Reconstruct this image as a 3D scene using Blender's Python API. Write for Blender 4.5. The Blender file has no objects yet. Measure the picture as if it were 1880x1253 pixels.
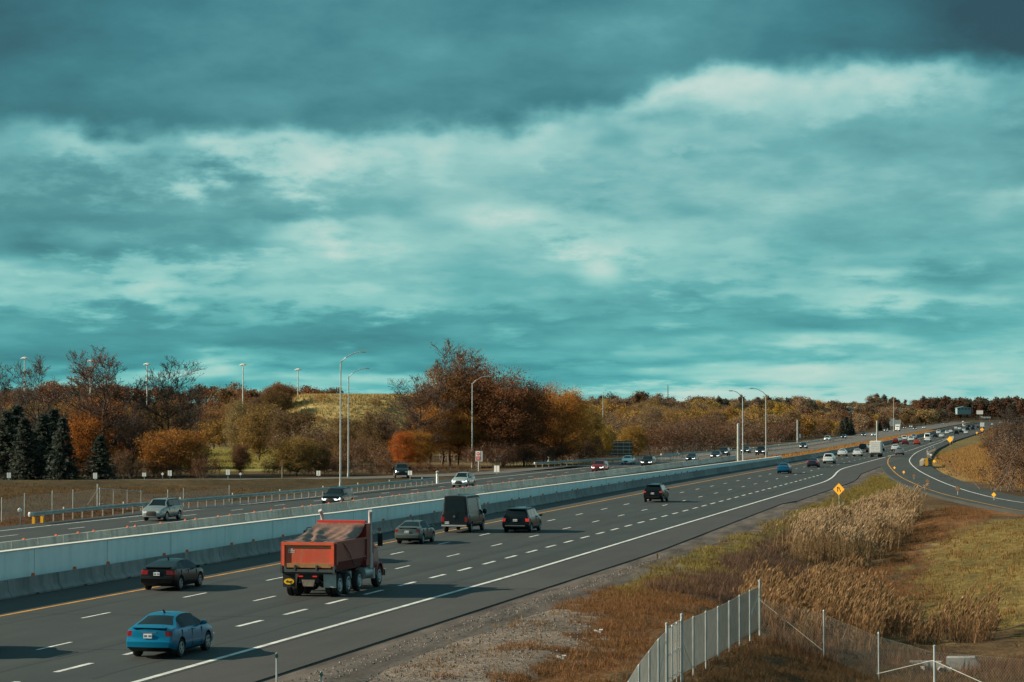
import bpy, bmesh, math, random
import numpy as np
from mathutils import Vector, Matrix
random.seed(7); RNG = np.random.default_rng(7)
scene = bpy.context.scene
COL = scene.collection
R = math.radians

# ------------------------------------------------------------------ camera model (also used to survey the ground)
F, HZ, CX, CY, CAMH = 4600.0, 760.0, 940.0, 626.5, 8.45
YAW = math.atan(1050 / F); PIT = math.atan((HZ - CY) / F)
SY, CYW = math.sin(YAW), math.cos(YAW)

def ray(u, v):
    a = (u - CX) / F; b = -(v - CY) / F
    f = math.cos(PIT) - b * math.sin(PIT); up = math.sin(PIT) + b * math.cos(PIT)
    return (-f * SY + a * CYW, f * CYW + a * SY, up)

def U(u, v, z=0.0):
    r = ray(u, v); t = (z - CAMH) / r[2]
    return (r[0] * t, r[1] * t)

def at(u, d):                      # ground position at photo column u, d metres along the view axis
    a = (u - CX) / F * d
    return (-d * SY + a * CYW, d * CYW + a * SY)

def dep(x, y):
    return -x * SY + y * CYW

def px(x, y):
    return CX + F * (x * CYW + y * SY) / (-x * SY + y * CYW)

# ------------------------------------------------------------------ road survey (road runs along +Y)
def tab(*p):
    a = np.array(p, float)
    return lambda y: np.interp(y, a[:, 0], a[:, 1])
S_IN = tab((-200, 0), (130, 0), (187, -.7), (280, -1.9), (350, -2.4), (422, -2.7), (500, -3.5), (600, -5), (676, -6.2), (860, -10.5), (1036, -15), (1518, -27.5), (2273, -44), (2700, -54))
S_OUT = tab((-200, 0), (130, 0), (187, -.8), (300, -2.1), (350, -2.9), (400, -4.1), (512, -5.8), (587, -7.4), (721, -11), (857, -13.7), (1036, -18), (1518, -29), (2273, -46), (2700, -56))
S_OPP = tab((-200, 0), (590, 0), (727, -3), (931, -8.3), (1188, -15), (1369, -18.5), (1789, -30), (2300, -42), (2700, -51))
X_BAR, X_YEL, X_A, X_B, X_C, X_EDGE = -48.0, -44.2, -40.45, -36.6, -32.85, -29.2
def lane(x0, y):                   # x of a line of the near carriageway at distance y
    t = (x0 + 44.2) / 15.0
    return x0 + S_IN(y) * (1 - t) + S_OUT(y) * t
def opp(x0, y):
    return x0 + S_OPP(y)
def edge_x(y):                     # painted right edge line with the lane drop
    k = min(1, max(0, (y - 306) / 90.0)); k = k * k * (3 - 2 * k)
    return lane(X_EDGE + (X_C - X_EDGE) * k, y)
def pave_x(y):
    if y < 150: return -25.6
    if y < 243: return -25.6 - 2.4 * (y - 150) / 93
    if y < 500: return max(edge_x(y) + 3.4, -28.0 - (y - 243) * 0.024)
    return edge_x(y) + 2
RAMP_L = [(22, 150), (9, 186), (-5.1, 220), (-14.2, 265), (-18.4, 293), (-23.5, 334), (-26.2, 360), (-28.8, 387), (-32.4, 427), (-35.3, 466), (-38.3, 519)]
RAMP_R = [(22, 166), (9, 205), (-5.5, 238), (-9.9, 261), (-14.1, 289), (-18.5, 325), (-23.7, 373), (-27.9, 419), (-31.2, 461), (-34.6, 526), (-36, 560), (-38.2, 628), (-41.7, 761), (-45.1, 857)]

# ------------------------------------------------------------------ object bookkeeping
def tag(o, label=None, cat=None, group=None, kind=None):
    if label: o['label'] = label
    if cat: o['category'] = cat
    if group: o['group'] = group
    if kind: o['kind'] = kind
    return o

def link(o, parent=None):
    COL.objects.link(o)
    if parent is not None: o.parent = parent
    return o

def empty(name, loc=(0, 0, 0), rz=0.0, parent=None):
    o = bpy.data.objects.new(name, None); o.empty_display_size = .3
    o.location = loc; o.rotation_euler = (0, 0, rz)
    return link(o, parent)

def children(o):
    return [c for c in KIDS.get(o.name, [])]
KIDS = {}
def reg(o, parent):
    if parent is not None: KIDS.setdefault(parent.name, []).append(o)
    return o

def kill(o):
    for c in KIDS.pop(o.name, []): kill(c)
    bpy.data.objects.remove(o)

def copy_tree(o, parent=None, skip=()):
    c = o.copy(); COL.objects.link(c); c.parent = parent
    if parent is not None: reg(c, parent)
    for ch in list(KIDS.get(o.name, [])):
        if ch.name.split('.')[0] in skip: continue
        copy_tree(ch, c, skip)
    return c

def smooth_mesh(me, ang=40):
    bm = bmesh.new(); bm.from_mesh(me)
    a = R(ang)
    for f in bm.faces: f.smooth = True
    for e in bm.edges:
        if len(e.link_faces) == 2 and e.calc_face_angle(0) > a: e.smooth = False
    bm.to_mesh(me); bm.free()

class MB:
    """collects simple shapes and links them as one mesh object"""
    def __init__(s): s.v = []; s.f = []; s.m = []
    def add(s, vs, fs, m=0):
        b = len(s.v); s.v += [tuple(p) for p in vs]
        s.f += [tuple(i + b for i in f) for f in fs]; s.m += [m] * len(fs)
    def box(s, c, d, m=0, rot=None, taper=1.0):
        x, y, z = [k / 2 for k in d]
        vs = [Vector((sx * x * (taper if sz > 0 else 1), sy * y * (taper if sz > 0 else 1), sz * z)) for sz in (-1, 1) for sy in (-1, 1) for sx in (-1, 1)]
        if rot is not None: vs = [rot @ p for p in vs]
        vs = [p + Vector(c) for p in vs]
        s.add(vs, [(0, 2, 3, 1), (4, 5, 7, 6), (0, 1, 5, 4), (2, 6, 7, 3), (0, 4, 6, 2), (1, 3, 7, 5)], m)
    def prism(s, prof, y0, y1, m=0, axis='y'):
        n = len(prof)
        if axis == 'y': vs = [(p[0], y0, p[1]) for p in prof] + [(p[0], y1, p[1]) for p in prof]
        elif axis == 'x': vs = [(y0, p[0], p[1]) for p in prof] + [(y1, p[0], p[1]) for p in prof]
        else: vs = [(p[0], p[1], y0) for p in prof] + [(p[0], p[1], y1) for p in prof]
        fs = [(i, (i + 1) % n, (i + 1) % n + n, i + n) for i in range(n)] + [tuple(range(n))[::-1], tuple(range(n, 2 * n))]
        s.add(vs, fs, m)
    def tube(s, pts, rad, n=8, m=0, cap=True):
        pts = [Vector(p) for p in pts]
        if not hasattr(rad, '__len__'): rad = [rad] * len(pts)
        b = len(s.v); fs = []
        for i, p in enumerate(pts):
            d = (pts[min(i + 1, len(pts) - 1)] - pts[max(i - 1, 0)]).normalized()
            a = Vector((1, 0, 0)) if abs(d.x) < .8 else Vector((0, 1, 0))
            e1 = d.cross(a).normalized(); e2 = d.cross(e1)
            for k in range(n):
                t = 2 * math.pi * k / n
                q = p + (e1 * math.cos(t) + e2 * math.sin(t)) * rad[i]
                s.v.append(tuple(q))
        for i in range(len(pts) - 1):
            for k in range(n):
                fs.append((b + i * n + k, b + i * n + (k + 1) % n, b + (i + 1) * n + (k + 1) % n, b + (i + 1) * n + k))
        if cap:
            fs.append(tuple(b + k for k in range(n))[::-1]); fs.append(tuple(b + (len(pts) - 1) * n + k for k in range(n)))
        s.f += fs; s.m += [m] * len(fs)
    def lathe(s, prof, n=24, m=0, axis='y', c=(0, 0, 0)):     # prof: (radius, along axis)
        b = len(s.v)
        for r, h in prof:
            for k in range(n):
                t = 2 * math.pi * k / n; p = (r * math.cos(t), h, r * math.sin(t)) if axis == 'y' else (r * math.cos(t), r * math.sin(t), h)
                s.v.append((p[0] + c[0], p[1] + c[1], p[2] + c[2]))
        fs = []
        for i in range(len(prof) - 1):
            for k in range(n):
                fs.append((b + i * n + k, b + i * n + (k + 1) % n, b + (i + 1) * n + (k + 1) % n, b + (i + 1) * n + k))
        fs.append(tuple(b + k for k in range(n))[::-1]); fs.append(tuple(b + (len(prof) - 1) * n + k for k in range(n)))
        s.f += fs; s.m += [m] * len(fs)
    def mesh(s, name, mats, smooth=40):
        me = bpy.data.meshes.new(name); me.from_pydata(s.v, [], s.f)
        for mt in (mats if isinstance(mats, (list, tuple)) else [mats]): me.materials.append(mt)
        me.polygons.foreach_set('material_index', s.m)
        me.update()
        bm = bmesh.new(); bm.from_mesh(me); bmesh.ops.recalc_face_normals(bm, faces=bm.faces); bm.to_mesh(me); bm.free()
        if smooth: smooth_mesh(me, smooth)
        return me
    def build(s, name, mats, parent=None, smooth=40, loc=None, rz=0):
        o = bpy.data.objects.new(name, s.mesh(name, mats, smooth))
        if loc is not None: o.location = loc
        if rz: o.rotation_euler = (0, 0, rz)
        link(o, parent); return reg(o, parent)

def np_mesh(name, V, Fc, mats, smooth=False, parent=None, matidx=None, colors=None):
    V = np.asarray(V, np.float32); Fc = np.asarray(Fc, np.int32)
    me = bpy.data.meshes.new(name)
    me.vertices.add(len(V)); me.vertices.foreach_set('co', V.ravel())
    k = Fc.shape[1]
    me.loops.add(Fc.size); me.loops.foreach_set('vertex_index', Fc.ravel())
    me.polygons.add(len(Fc)); me.polygons.foreach_set('loop_start', np.arange(0, Fc.size, k, dtype=np.int32))
    for mt in (mats if isinstance(mats, (list, tuple)) else [mats]): me.materials.append(mt)
    if matidx is not None: me.polygons.foreach_set('material_index', np.asarray(matidx, np.int32))
    me.polygons.foreach_set('use_smooth', np.full(len(Fc), bool(smooth)))
    if colors is not None:
        at_ = me.color_attributes.new('cover', 'FLOAT_COLOR', 'POINT')
        at_.data.foreach_set('color', np.asarray(colors, np.float32).ravel())
    me.update(calc_edges=True); me.validate()
    o = bpy.data.objects.new(name, me); link(o, parent)
    return reg(o, parent)

# ------------------------------------------------------------------ materials
def nodes_of(name):
    m = bpy.data.materials.new(name); m.use_nodes = True
    nt = m.node_tree; b = nt.nodes['Principled BSDF']
    return m, nt, b
def N(nt, t, **kw):
    n = nt.nodes.new(t)
    for k, v in kw.items(): setattr(n, k, v)
    return n
def mixc(nt, fac, a, b, mode='MIX'):
    n = N(nt, 'ShaderNodeMix', data_type='RGBA', blend_type=mode)
    for s, x in ((0, fac), (6, a), (7, b)):
        if hasattr(x, 'links') or hasattr(x, 'node'): nt.links.new(x, n.inputs[s])
        elif s == 0: n.inputs[0].default_value = x
        else: n.inputs[s].default_value = (*x[:3], 1)
    return n.outputs[2]
def noise(nt, scale, detail=4, rough=.6, coord='pos', stretch=None):
    if coord == 'pos': src = N(nt, 'ShaderNodeNewGeometry').outputs['Position']
    else: src = N(nt, 'ShaderNodeTexCoord').outputs['Object']
    if stretch:
        mp = N(nt, 'ShaderNodeMapping'); mp.inputs['Scale'].default_value = stretch
        nt.links.new(src, mp.inputs[0]); src = mp.outputs[0]
    n = N(nt, 'ShaderNodeTexNoise'); n.inputs['Scale'].default_value = scale; n.inputs['Detail'].default_value = detail; n.inputs['Roughness'].default_value = rough
    nt.links.new(src, n.inputs['Vector'])
    return n.outputs['Fac']
def rng(nt, x, a, b, c=0., d=1.):
    n = N(nt, 'ShaderNodeMapRange'); nt.links.new(x, n.inputs[0])
    for i, q in enumerate((a, b, c, d)): n.inputs[i + 1].default_value = q
    return n.outputs[0]
def math_n(nt, op, a, b=None, c=None):
    n = N(nt, 'ShaderNodeMath', operation=op)
    for i, x in enumerate((a, b, c)):
        if x is None: continue
        if hasattr(x, 'node'): nt.links.new(x, n.inputs[i])
        else: n.inputs[i].default_value = x
    return n.outputs[0]
def mat(name, col, rough=.6, metal=0., var=.25, scale=3., coord='obj', coat=0., spec=.5, bump=0., col2=None, stretch=None, emit=None):
    m, nt, b = nodes_of(name)
    f = noise(nt, scale, coord=coord, stretch=stretch)
    f = rng(nt, f, .35, .65)
    c2 = col2 if col2 else tuple(c * (1 - var) for c in col)
    nt.links.new(mixc(nt, f, col, c2), b.inputs['Base Color'])
    b.inputs['Roughness'].default_value = rough; b.inputs['Metallic'].default_value = metal
    b.inputs['Coat Weight'].default_value = coat; b.inputs['Coat Roughness'].default_value = .05
    b.inputs['Specular IOR Level'].default_value = spec
    if bump:
        bp = N(nt, 'ShaderNodeBump'); bp.inputs['Strength'].default_value = bump; bp.inputs['Distance'].default_value = .02
        nt.links.new(noise(nt, scale * 4, coord=coord), bp.inputs['Height']); nt.links.new(bp.outputs[0], b.inputs['Normal'])
    if emit:
        b.inputs['Emission Color'].default_value = (*emit[0], 1); b.inputs['Emission Strength'].default_value = emit[1]
    return m
def mat_tint(name, rough, metal=0., coat=0., dirt=.2, scale=2.):          # base colour comes from each object's own colour
    m, nt, b = nodes_of(name)
    oi = N(nt, 'ShaderNodeObjectInfo')
    f = rng(nt, noise(nt, scale, coord='obj'), .4, .75, 0, dirt)
    nt.links.new(mixc(nt, f, oi.outputs['Color'], (.12, .11, .1)), b.inputs['Base Color'])
    b.inputs['Roughness'].default_value = rough; b.inputs['Metallic'].default_value = metal
    b.inputs['Coat Weight'].default_value = coat; b.inputs['Coat Roughness'].default_value = .04; b.inputs['Specular IOR Level'].default_value = .24
    return m
def mat_leaf(name, var=.42, tint=(.10, .05, .02), attr=False, sc_=.35):                        # every leaf its own shade of the tree's colour
    m, nt, b = nodes_of(name)
    oi = N(nt, 'ShaderNodeObjectInfo'); g = N(nt, 'ShaderNodeNewGeometry')
    if attr:
        oi = N(nt, 'ShaderNodeAttribute', attribute_name='cover')
    big = rng(nt, noise(nt, sc_, 3, coord='obj'), .38, .66)
    c1 = mixc(nt, math_n(nt, 'MULTIPLY', big, .5), oi.outputs['Color'], tint)
    dark = rng(nt, g.outputs['Random Per Island'], 0, 1, 1 - var, 1 + var)
    sc = N(nt, 'ShaderNodeVectorMath', operation='SCALE'); nt.links.new(c1, sc.inputs[0]); nt.links.new(dark, sc.inputs['Scale'])
    nt.links.new(sc.outputs[0], b.inputs['Base Color'])
    b.inputs['Roughness'].default_value = .7; b.inputs['Specular IOR Level'].default_value = .15
    tl = N(nt, 'ShaderNodeBsdfTranslucent'); nt.links.new(sc.outputs[0], tl.inputs[0]); mx = N(nt, 'ShaderNodeMixShader'); mx.inputs[0].default_value = .38   # light passes through thin leaves
    nt.links.new(b.outputs[0], mx.inputs[1]); nt.links.new(tl.outputs[0], mx.inputs[2]); nt.links.new(mx.outputs[0], nt.nodes['Material Output'].inputs[0])
    return m
M = {}
M['paint'] = mat_tint('car_paint', .30, .42, .22, .012)
M['glass'] = mat('car_glass', (.006, .010, .012), .08, 0, .2, 1, spec=.38)
M['trim'] = mat('black_trim', (.012, .012, .013), .55)
M['tyre'] = mat('tyre_rubber', (.018, .018, .019), .8)
M['rim'] = mat('alloy', (.50, .52, .53), .45, .15, .2)
M['chrome'] = mat('chrome', (.75, .77, .78), .18, 1., .1)
M['red'] = mat('tail_lamp', (.20, .004, .004), .25, coat=.1)
M['redlit'] = mat('lit_tail_lamp', (.30, .010, .008), .25, coat=.15, emit=((1, .05, .03), .22))
M['lamp'] = mat('head_lamp', (.62, .68, .7), .15, .2, coat=1)
M['lamplit'] = mat('lit_head_lamp', (.9, .95, 1), .2, emit=((.85, .97, 1), 1.2))
M['plate'] = mat('licence_plate', (.72, .74, .74), .45)
M['plateink'] = mat('plate_ink', (.05, .12, .3), .6)
M['amber'] = mat('amber_lamp', (.8, .25, .02), .3)
M['galv'] = mat('galvanised_steel', (.46, .52, .53), .45, .45, .25, 2)
M['rail'] = mat('rail_steel', (.36, .47, .48), .5, .2, .3, 1.5)
M['wire'] = mat('fence_wire', (.52, .55, .53), .5, .3, .2)
M['wire2'] = mat('dull_wire', (.24, .25, .235), .6, .2, .2)
M['post'] = mat('wood_post', (.36, .31, .25), .85, 0, .4, 6)
M['white'] = mat('white_paint', (.78, .8, .79), .5, 0, .12, 2)
M['signback'] = mat('sign_back', (.42, .47, .47), .5, .3, .2)
M['yellow'] = mat('sign_yellow', (.85, .40, .008), .5, 0, .08, 3)
M['brownsign'] = mat('weathered_sign_back', (.13, .06, .02), .7)
M['black'] = mat('black_print', (.01, .01, .01), .6)
M['signred'] = mat('sign_red', (.55, .03, .03), .5)
M['orange'] = mat('reflector_orange', (.80, .15, .045), .5)
M['pole'] = mat('weathered_pole', (.34, .38, .36), .6, .2, .25, 1)
M['darksign'] = mat('dark_sign', (.05, .07, .07), .6, 0, .3)
M['line'] = mat('line_white', (.70, .72, .70), .6, 0, .45, 1.1, 'pos')
M['liney'] = mat('line_yellow', (.62, .30, .04), .6, 0, .45, 1.1, 'pos')
M['bark'] = mat('bark', (.075, .055, .045), .9, 0, .4, 2)
M['barkpale'] = mat('pale_bark', (.19, .15, .125), .9, 0, .4, 2)
M['leaf'] = mat_leaf('autumn_leaves', sc_=6.)
M['grass'] = mat_leaf('grass_blades', .30, (.12, .07, .03))
M['needle'] = mat_leaf('needles', .5, (.012, .018, .016))
# ------------------------------------------------------------------ terrain
def sstep(x, a, b):
    t = np.clip((x - a) / (b - a), 0, 1); return t * t * (3 - 2 * t)
_ns = np.random.default_rng(3)
_K = [(_ns.normal(0, 1, 2), _ns.uniform(0, 6.28)) for _ in range(24)]
def wob(x, y, wl):                 # smooth pseudo noise, about +-1, wavelength wl
    s = 0
    for i, (k, p) in enumerate(_K): s = s + np.sin((k[0] * x + k[1] * y) * 6.28 / wl * (0.5 + i / 24) + p)
    return s / 4.5
def seg_dist(x, y, pts):
    best = np.full(np.shape(x), 1e9)
    for (ax, ay), (bx, by) in zip(pts[:-1], pts[1:]):
        dx, dy = bx - ax, by - ay; L2 = dx * dx + dy * dy
        t = np.clip(((x - ax) * dx + (y - ay) * dy) / L2, 0, 1)
        best = np.minimum(best, np.hypot(x - ax - t * dx, y - ay - t * dy))
    return best
DITCH = [U(1830, 1330, -2), U(1760, 1215, -2), U(1650, 1120, -2), U(1575, 1040, -2), U(1560, 985, -2), U(1600, 940, -1.5)]
MOUND = at(660, 790)
RAMP_MID = [((a[0] + b[0]) / 2, (a[1] + b[1]) / 2) for a, b in zip(RAMP_L, RAMP_R[:len(RAMP_L)])]
OFF = [(-77.5, 470), (-79.5, 400), (-83.5, 345), (-91, 318), (-112, 301), (-140, 291), (-185, 280)]
OFF_NEAR = [(-88, 309), (-110, 293), (-139, 283.5), (-185, 272)]
def T(x, y):
    x = np.asarray(x, float); y = np.asarray(y, float)
    d = -x * SY + y * CYW; dd = np.maximum(d, 1)
    z = np.full(x.shape, -.34)
    rough = sstep(x, -24, -16) * (1 - sstep(d, 300, 500))
    z = z - 1.75 * np.exp(-(seg_dist(x, y, DITCH) / 9.5) ** 2) * sstep(x - np.interp(y, [0, 150, 243, 300, 420, 520], [-25.6, -25.6, -28, -30.5, -34.5, -38]), 2.5, 9)
    fx, fy = at(1150, 77.5); z = z - 1.25 * np.exp(-((x - fx) ** 2 + (y - fy) ** 2) / 40.0)
    z = z + rough * (.10 * wob(x, y, 9) + .05 * wob(x + 50, y, 3.5))
    # bank on the right rising towards the on-ramp and the overpass
    z = z + 1.0 * sstep(x, 2, 16) * (1 - sstep(y, 170, 235)) * sstep(y, 95, 125)
    # left ditch beyond the guard rail
    z = z - 1.3 * np.exp(-((x + 90) / 7.0) ** 2) * (1 - sstep(y, 255, 300))
    # rising ground away from the roads
    left = sstep(opp(-76.3, y) - x, 18, 110); right = sstep(x - (edge_x_np(y) + 12), 14, 110) * sstep(d, 420, 900)
    side = np.maximum(left, right)
    z = z + side * sstep(d, 560, 1700) * 9.5 + sstep(d, 2500, 3100) * 11
    z = z + side * sstep(d, 650, 1300) * 1.2 * wob(x, y, 300)
    z = z + side * sstep(d, 900, 1150) * 5.0 * (1 - sstep(np.abs(CX + F * (x * CYW + y * SY) / dd - 330), 260, 420)) * (d < 2000)
    # the ground meets both ramps; a low grassy crest stands in front of the off-ramp
    k = 1 - sstep(seg_dist(x, y, RAMP_MID), 6.5, 17); z = z * (1 - k) - .30 * k
    od = seg_dist(x, y, OFF); k = 1 - sstep(od, 5, 16); z = z * (1 - k) - .08 * k
    k = (1 - sstep(np.abs(seg_dist(x, y, OFF_NEAR)), 0, 4.5)) * sstep(-86 - x, 0, 8); z = z + .42 * k
    mx, my = x - MOUND[0], y - MOUND[1]
    a = (mx * CYW + my * SY) / 50.0; b = (-mx * SY + my * CYW) / 85.0
    z = z + 13.3 * (1 - sstep(np.hypot(a, b), .35, 1.0))
    return z
def edge_x_np(y):
    k = np.clip((y - 306) / 90.0, 0, 1); k = k * k * (3 - 2 * k)
    x0 = X_EDGE + (X_C - X_EDGE) * k; t = (x0 + 44.2) / 15.0
    return x0 + S_IN(y) * (1 - t) + S_OUT(y) * t
def G(u, v):                       # where the sight line through (u, v) meets the terrain
    r = ray(u, v); t = np.exp(np.linspace(math.log(30), math.log(4000), 4000))
    X, Y, Z = r[0] * t, r[1] * t, CAMH + r[2] * t
    h = T(X, Y); i = int(np.argmax(Z < h))
    return (float(X[i]), float(Y[i]), float(h[i]))
def inpoly(x, y, P):
    x = np.asarray(x); y = np.asarray(y); c = np.zeros(x.shape, bool)
    for (x1, y1), (x2, y2) in zip(P, P[1:] + P[:1]):
        if y1 == y2: continue
        k = ((y1 > y) != (y2 > y)) & (x < (x2 - x1) * (y - y1) / (y2 - y1) + x1)
        c ^= k
    return c
def zone(*uv): return [G(u, v)[:2] for u, v in uv]

Z_GRAVEL = [(-25.0, 40), (-25.0, 150), (-27.2, 243), (-30, 300), (-33, 360), (-34.5, 420), (-33, 432), (-29.5, 380)] + [G(u, v)[:2] for u, v in [(1590, 884), (1500, 924), (1400, 962), (1250, 1020), (1110, 1080), (1020, 1110), (1010, 1150), (960, 1200), (930, 1252)]] + [(-10, 40)]
Z_SAND = zone((1000, 1110), (1060, 1120), (1120, 1170), (1080, 1200), (980, 1210), (900, 1253), (700, 1253), (760, 1190), (900, 1120))
Z_GREEN = zone((1120, 1095), (1200, 1040), (1330, 1000), (1450, 955), (1560, 893), (1640, 864), (1700, 890), (1640, 905), (1500, 945), (1400, 985), (1290, 1040), (1200, 1090))
Z_RUST = zone((1030, 1105), (1200, 1060), (1260, 1065), (1300, 1105), (1220, 1190), (1150, 1253), (900, 1253), (1010, 1200), (1110, 1170))
Z_WEED = zone((1230, 1085), (1330, 1040), (1430, 1000), (1500, 965), (1510, 1000), (1480, 1060), (1400, 1100), (1300, 1110))
Z_REED1 = zone((1425, 1010), (1465, 1000), (1500, 992), (1545, 985), (1575, 962), (1650, 948), (1690, 958), (1672, 978), (1610, 1022), (1500, 1040), (1450, 1035))
Z_REED2 = zone((1385, 1110), (1400, 1085), (1480, 1090), (1575, 1095), (1600, 1130), (1620, 1150), (1640, 1180), (1480, 1200), (1400, 1140))
Z_REED3 = zone((1600, 1160), (1720, 1147), (1800, 1152), (1825, 1163), (1740, 1182), (1620, 1174))
Z_RUST2 = zone((1640, 985), (1720, 935), (1860, 930), (1880, 945), (1760, 965), (1690, 1010), (1650, 1070), (1690, 1110), (1600, 1120), (1580, 1060))
Z_SLOPE = zone((1760, 970), (2100, 945), (2100, 1190), (1780, 1150), (1650, 1120), (1690, 1040))
Z_FRONT = zone((1390, 1140), (1500, 1185), (1700, 1215), (2150, 1190), (2150, 1320), (1200, 1320), (1250, 1240))

def ground_cover(x, y):
    c = np.zeros((len(x), 4), np.float32); c[:, 3] = 1
    j = 1.2 * wob(x, y, 6); k = 1.2 * wob(x + 31, y + 7, 6)
    xx, yy = x + j, y + k * 2
    d = -x * SY + y * CYW
    c[:, :3] = (.085, .055, .028)                                        # dry brown grass
    far = d > 430
    c[far, :3] = (.12, .095, .04)
    u = CX + F * (x * CYW + y * SY) / np.maximum(d, 1)
    fld = (u > 330) & (u < 560) & (d > 385) & (d < 640); c[fld, :3] = (.20, .175, .05)
    mm = np.hypot(x - MOUND[0], y - MOUND[1]) < 95; c[mm, :3] = (.27, .21, .085)
    med = (x > opp(-62.6, y)) & (x < lane(-48, y)) & (d > 390); c[med, :3] = (.30, .17, .055)
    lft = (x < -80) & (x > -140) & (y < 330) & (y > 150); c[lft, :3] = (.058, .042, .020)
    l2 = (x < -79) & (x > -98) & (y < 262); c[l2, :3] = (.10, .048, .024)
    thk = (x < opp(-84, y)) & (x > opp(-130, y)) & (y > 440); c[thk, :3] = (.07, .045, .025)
    rt = (x > -30) & (y > 330) & (d < 1300) & (x < 60); c[rt, :3] = (.24, .15, .055)
    fo = d > 1000; c[fo, :3] = (.06, .045, .028)
    for P, col in ((Z_SLOPE, (.145, .108, .036)), (Z_FRONT, (.055, .036, .019)), (Z_RUST, (.105, .052, .022)), (Z_RUST2, (.13, .066, .028)), (Z_WEED, (.07, .042, .030)),
                   (Z_REED1, (.13, .085, .04)), (Z_REED2, (.11, .07, .035)), (Z_REED3, (.11, .075, .035)), (Z_GREEN, (.115, .10, .028)), (Z_GRAVEL, (.128, .108, .095)), (Z_SAND, (.165, .135, .112))):
        c[inpoly(xx, yy, P), :3] = col
    return c

def terrain():
    a0 = math.degrees(YAW)
    th = np.concatenate([np.arange(-14.5, 14.51, .09), np.arange(15, 60, 1.2), np.arange(60, 300, 6), np.arange(300, 345.4, 1.2)])
    th = np.radians(th - a0)       # clockwise from +Y
    rr = np.concatenate([[3, 15, 30, 45], np.exp(np.arange(math.log(55), math.log(3400), .0105)), [4200, 5500, 7500, 10000]])
    A, B = np.meshgrid(th, rr)
    X = (np.sin(A) * B).ravel(); Y = (np.cos(A) * B).ravel()
    Z = T(X, Y)
    n, m = len(rr), len(th)
    i, j = np.meshgrid(np.arange(n - 1), np.arange(m), indexing='ij')
    j2 = (j + 1) % m
    Fq = np.stack([i * m + j, i * m + j2, (i + 1) * m + j2, (i + 1) * m + j], -1).reshape(-1, 4)[:, ::-1]
    mt, nt, b = nodes_of('ground_cover')
    at_ = N(nt, 'ShaderNodeAttribute', attribute_name='cover')
    n1 = rng(nt, noise(nt, .9, 6, .7), .3, .7, .55, 1.45); n2 = rng(nt, noise(nt, .07, 4, .6), .35, .65, .72, 1.3); n3 = rng(nt, noise(nt, 7., 4, .8), .33, .67, .45, 1.55)
    s = math_n(nt, 'MULTIPLY', math_n(nt, 'MULTIPLY', n1, n2), n3)
    sc = N(nt, 'ShaderNodeVectorMath', operation='SCALE'); nt.links.new(at_.outputs['Color'], sc.inputs[0]); nt.links.new(s, sc.inputs['Scale'])
    nt.links.new(sc.outputs[0], b.inputs['Base Color']); b.inputs['Roughness'].default_value = .95; b.inputs['Specular IOR Level'].default_value = .1
    bp = N(nt, 'ShaderNodeBump'); bp.inputs['Strength'].default_value = .8; bp.inputs['Distance'].default_value = .15
    nt.links.new(noise(nt, 2.5, 5, .75), bp.inputs['Height']); nt.links.new(bp.outputs[0], b.inputs['Normal'])
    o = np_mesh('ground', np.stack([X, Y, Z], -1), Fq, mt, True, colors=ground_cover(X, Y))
    tag(o, 'dry autumn ground of grass, weeds and gravel around the highway', 'ground', kind='structure')
terrain()

# ------------------------------------------------------------------ roads
def asphalt(name, col, col2, tracks=False):
    m, nt, b = nodes_of(name)
    big = rng(nt, noise(nt, .8, 6, .7, stretch=(1, .10, 1)), .34, .66); fine = rng(nt, noise(nt, 14, 3, .8), .3, .7, .72, 1.28)
    pat = rng(nt, noise(nt, .09, 4, .6), .4, .62, .92, 1.08)
    c = mixc(nt, big, col, col2)
    sc = N(nt, 'ShaderNodeVectorMath', operation='SCALE'); nt.links.new(c, sc.inputs[0]); pf = math_n(nt, 'MULTIPLY', fine, pat)
    if tracks:                     # polished wheel tracks and a darker oil streak along each lane
        a_ = N(nt, 'ShaderNodeAttribute', attribute_name='cover'); s_ = N(nt, 'ShaderNodeSeparateColor'); nt.links.new(a_.outputs['Color'], s_.inputs[0])
        jit = math_n(nt, 'MULTIPLY', math_n(nt, 'SUBTRACT', noise(nt, .06, 2), .5), .25); fr = math_n(nt, 'FRACT', math_n(nt, 'ADD', s_.outputs[0], jit))
        tr = rng(nt, math_n(nt, 'COSINE', math_n(nt, 'MULTIPLY', fr, 12.566)), -1, 1, 1.10, .95)
        oil = rng(nt, math_n(nt, 'ABSOLUTE', math_n(nt, 'SUBTRACT', fr, .5)), .0, .14, .86, 1.0)
        wear = rng(nt, noise(nt, .12, 4, .6, stretch=(1, .2, 1)), .4, .6); pf = math_n(nt, 'MULTIPLY', pf, mixc_f(nt, wear, 1.0, math_n(nt, 'MULTIPLY', tr, oil)))
    nt.links.new(pf, sc.inputs['Scale'])
    nt.links.new(sc.outputs[0], b.inputs['Base Color']); b.inputs['Roughness'].default_value = .78; b.inputs['Specular IOR Level'].default_value = .35
    bp = N(nt, 'ShaderNodeBump'); bp.inputs['Strength'].default_value = .25; bp.inputs['Distance'].default_value = .01
    nt.links.new(noise(nt, 40, 2), bp.inputs['Height']); nt.links.new(bp.outputs[0], b.inputs['Normal'])
    return m
def mixc_f(nt, f, a, b):
    n = N(nt, 'ShaderNodeMix', data_type='FLOAT'); nt.links.new(f, n.inputs[0]); n.inputs[2].default_value = a; nt.links.new(b, n.inputs[3]); return n.outputs[0]
M['asphalt'] = asphalt('asphalt', (.032, .0395, .0405), (.024, .030, .031), True)
M['ramp'] = asphalt('ramp_asphalt', (.036, .040, .039), (.029, .033, .032))
M['asphalt2'] = asphalt('worn_asphalt', (.049, .048, .047), (.038, .038, .037))
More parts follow.
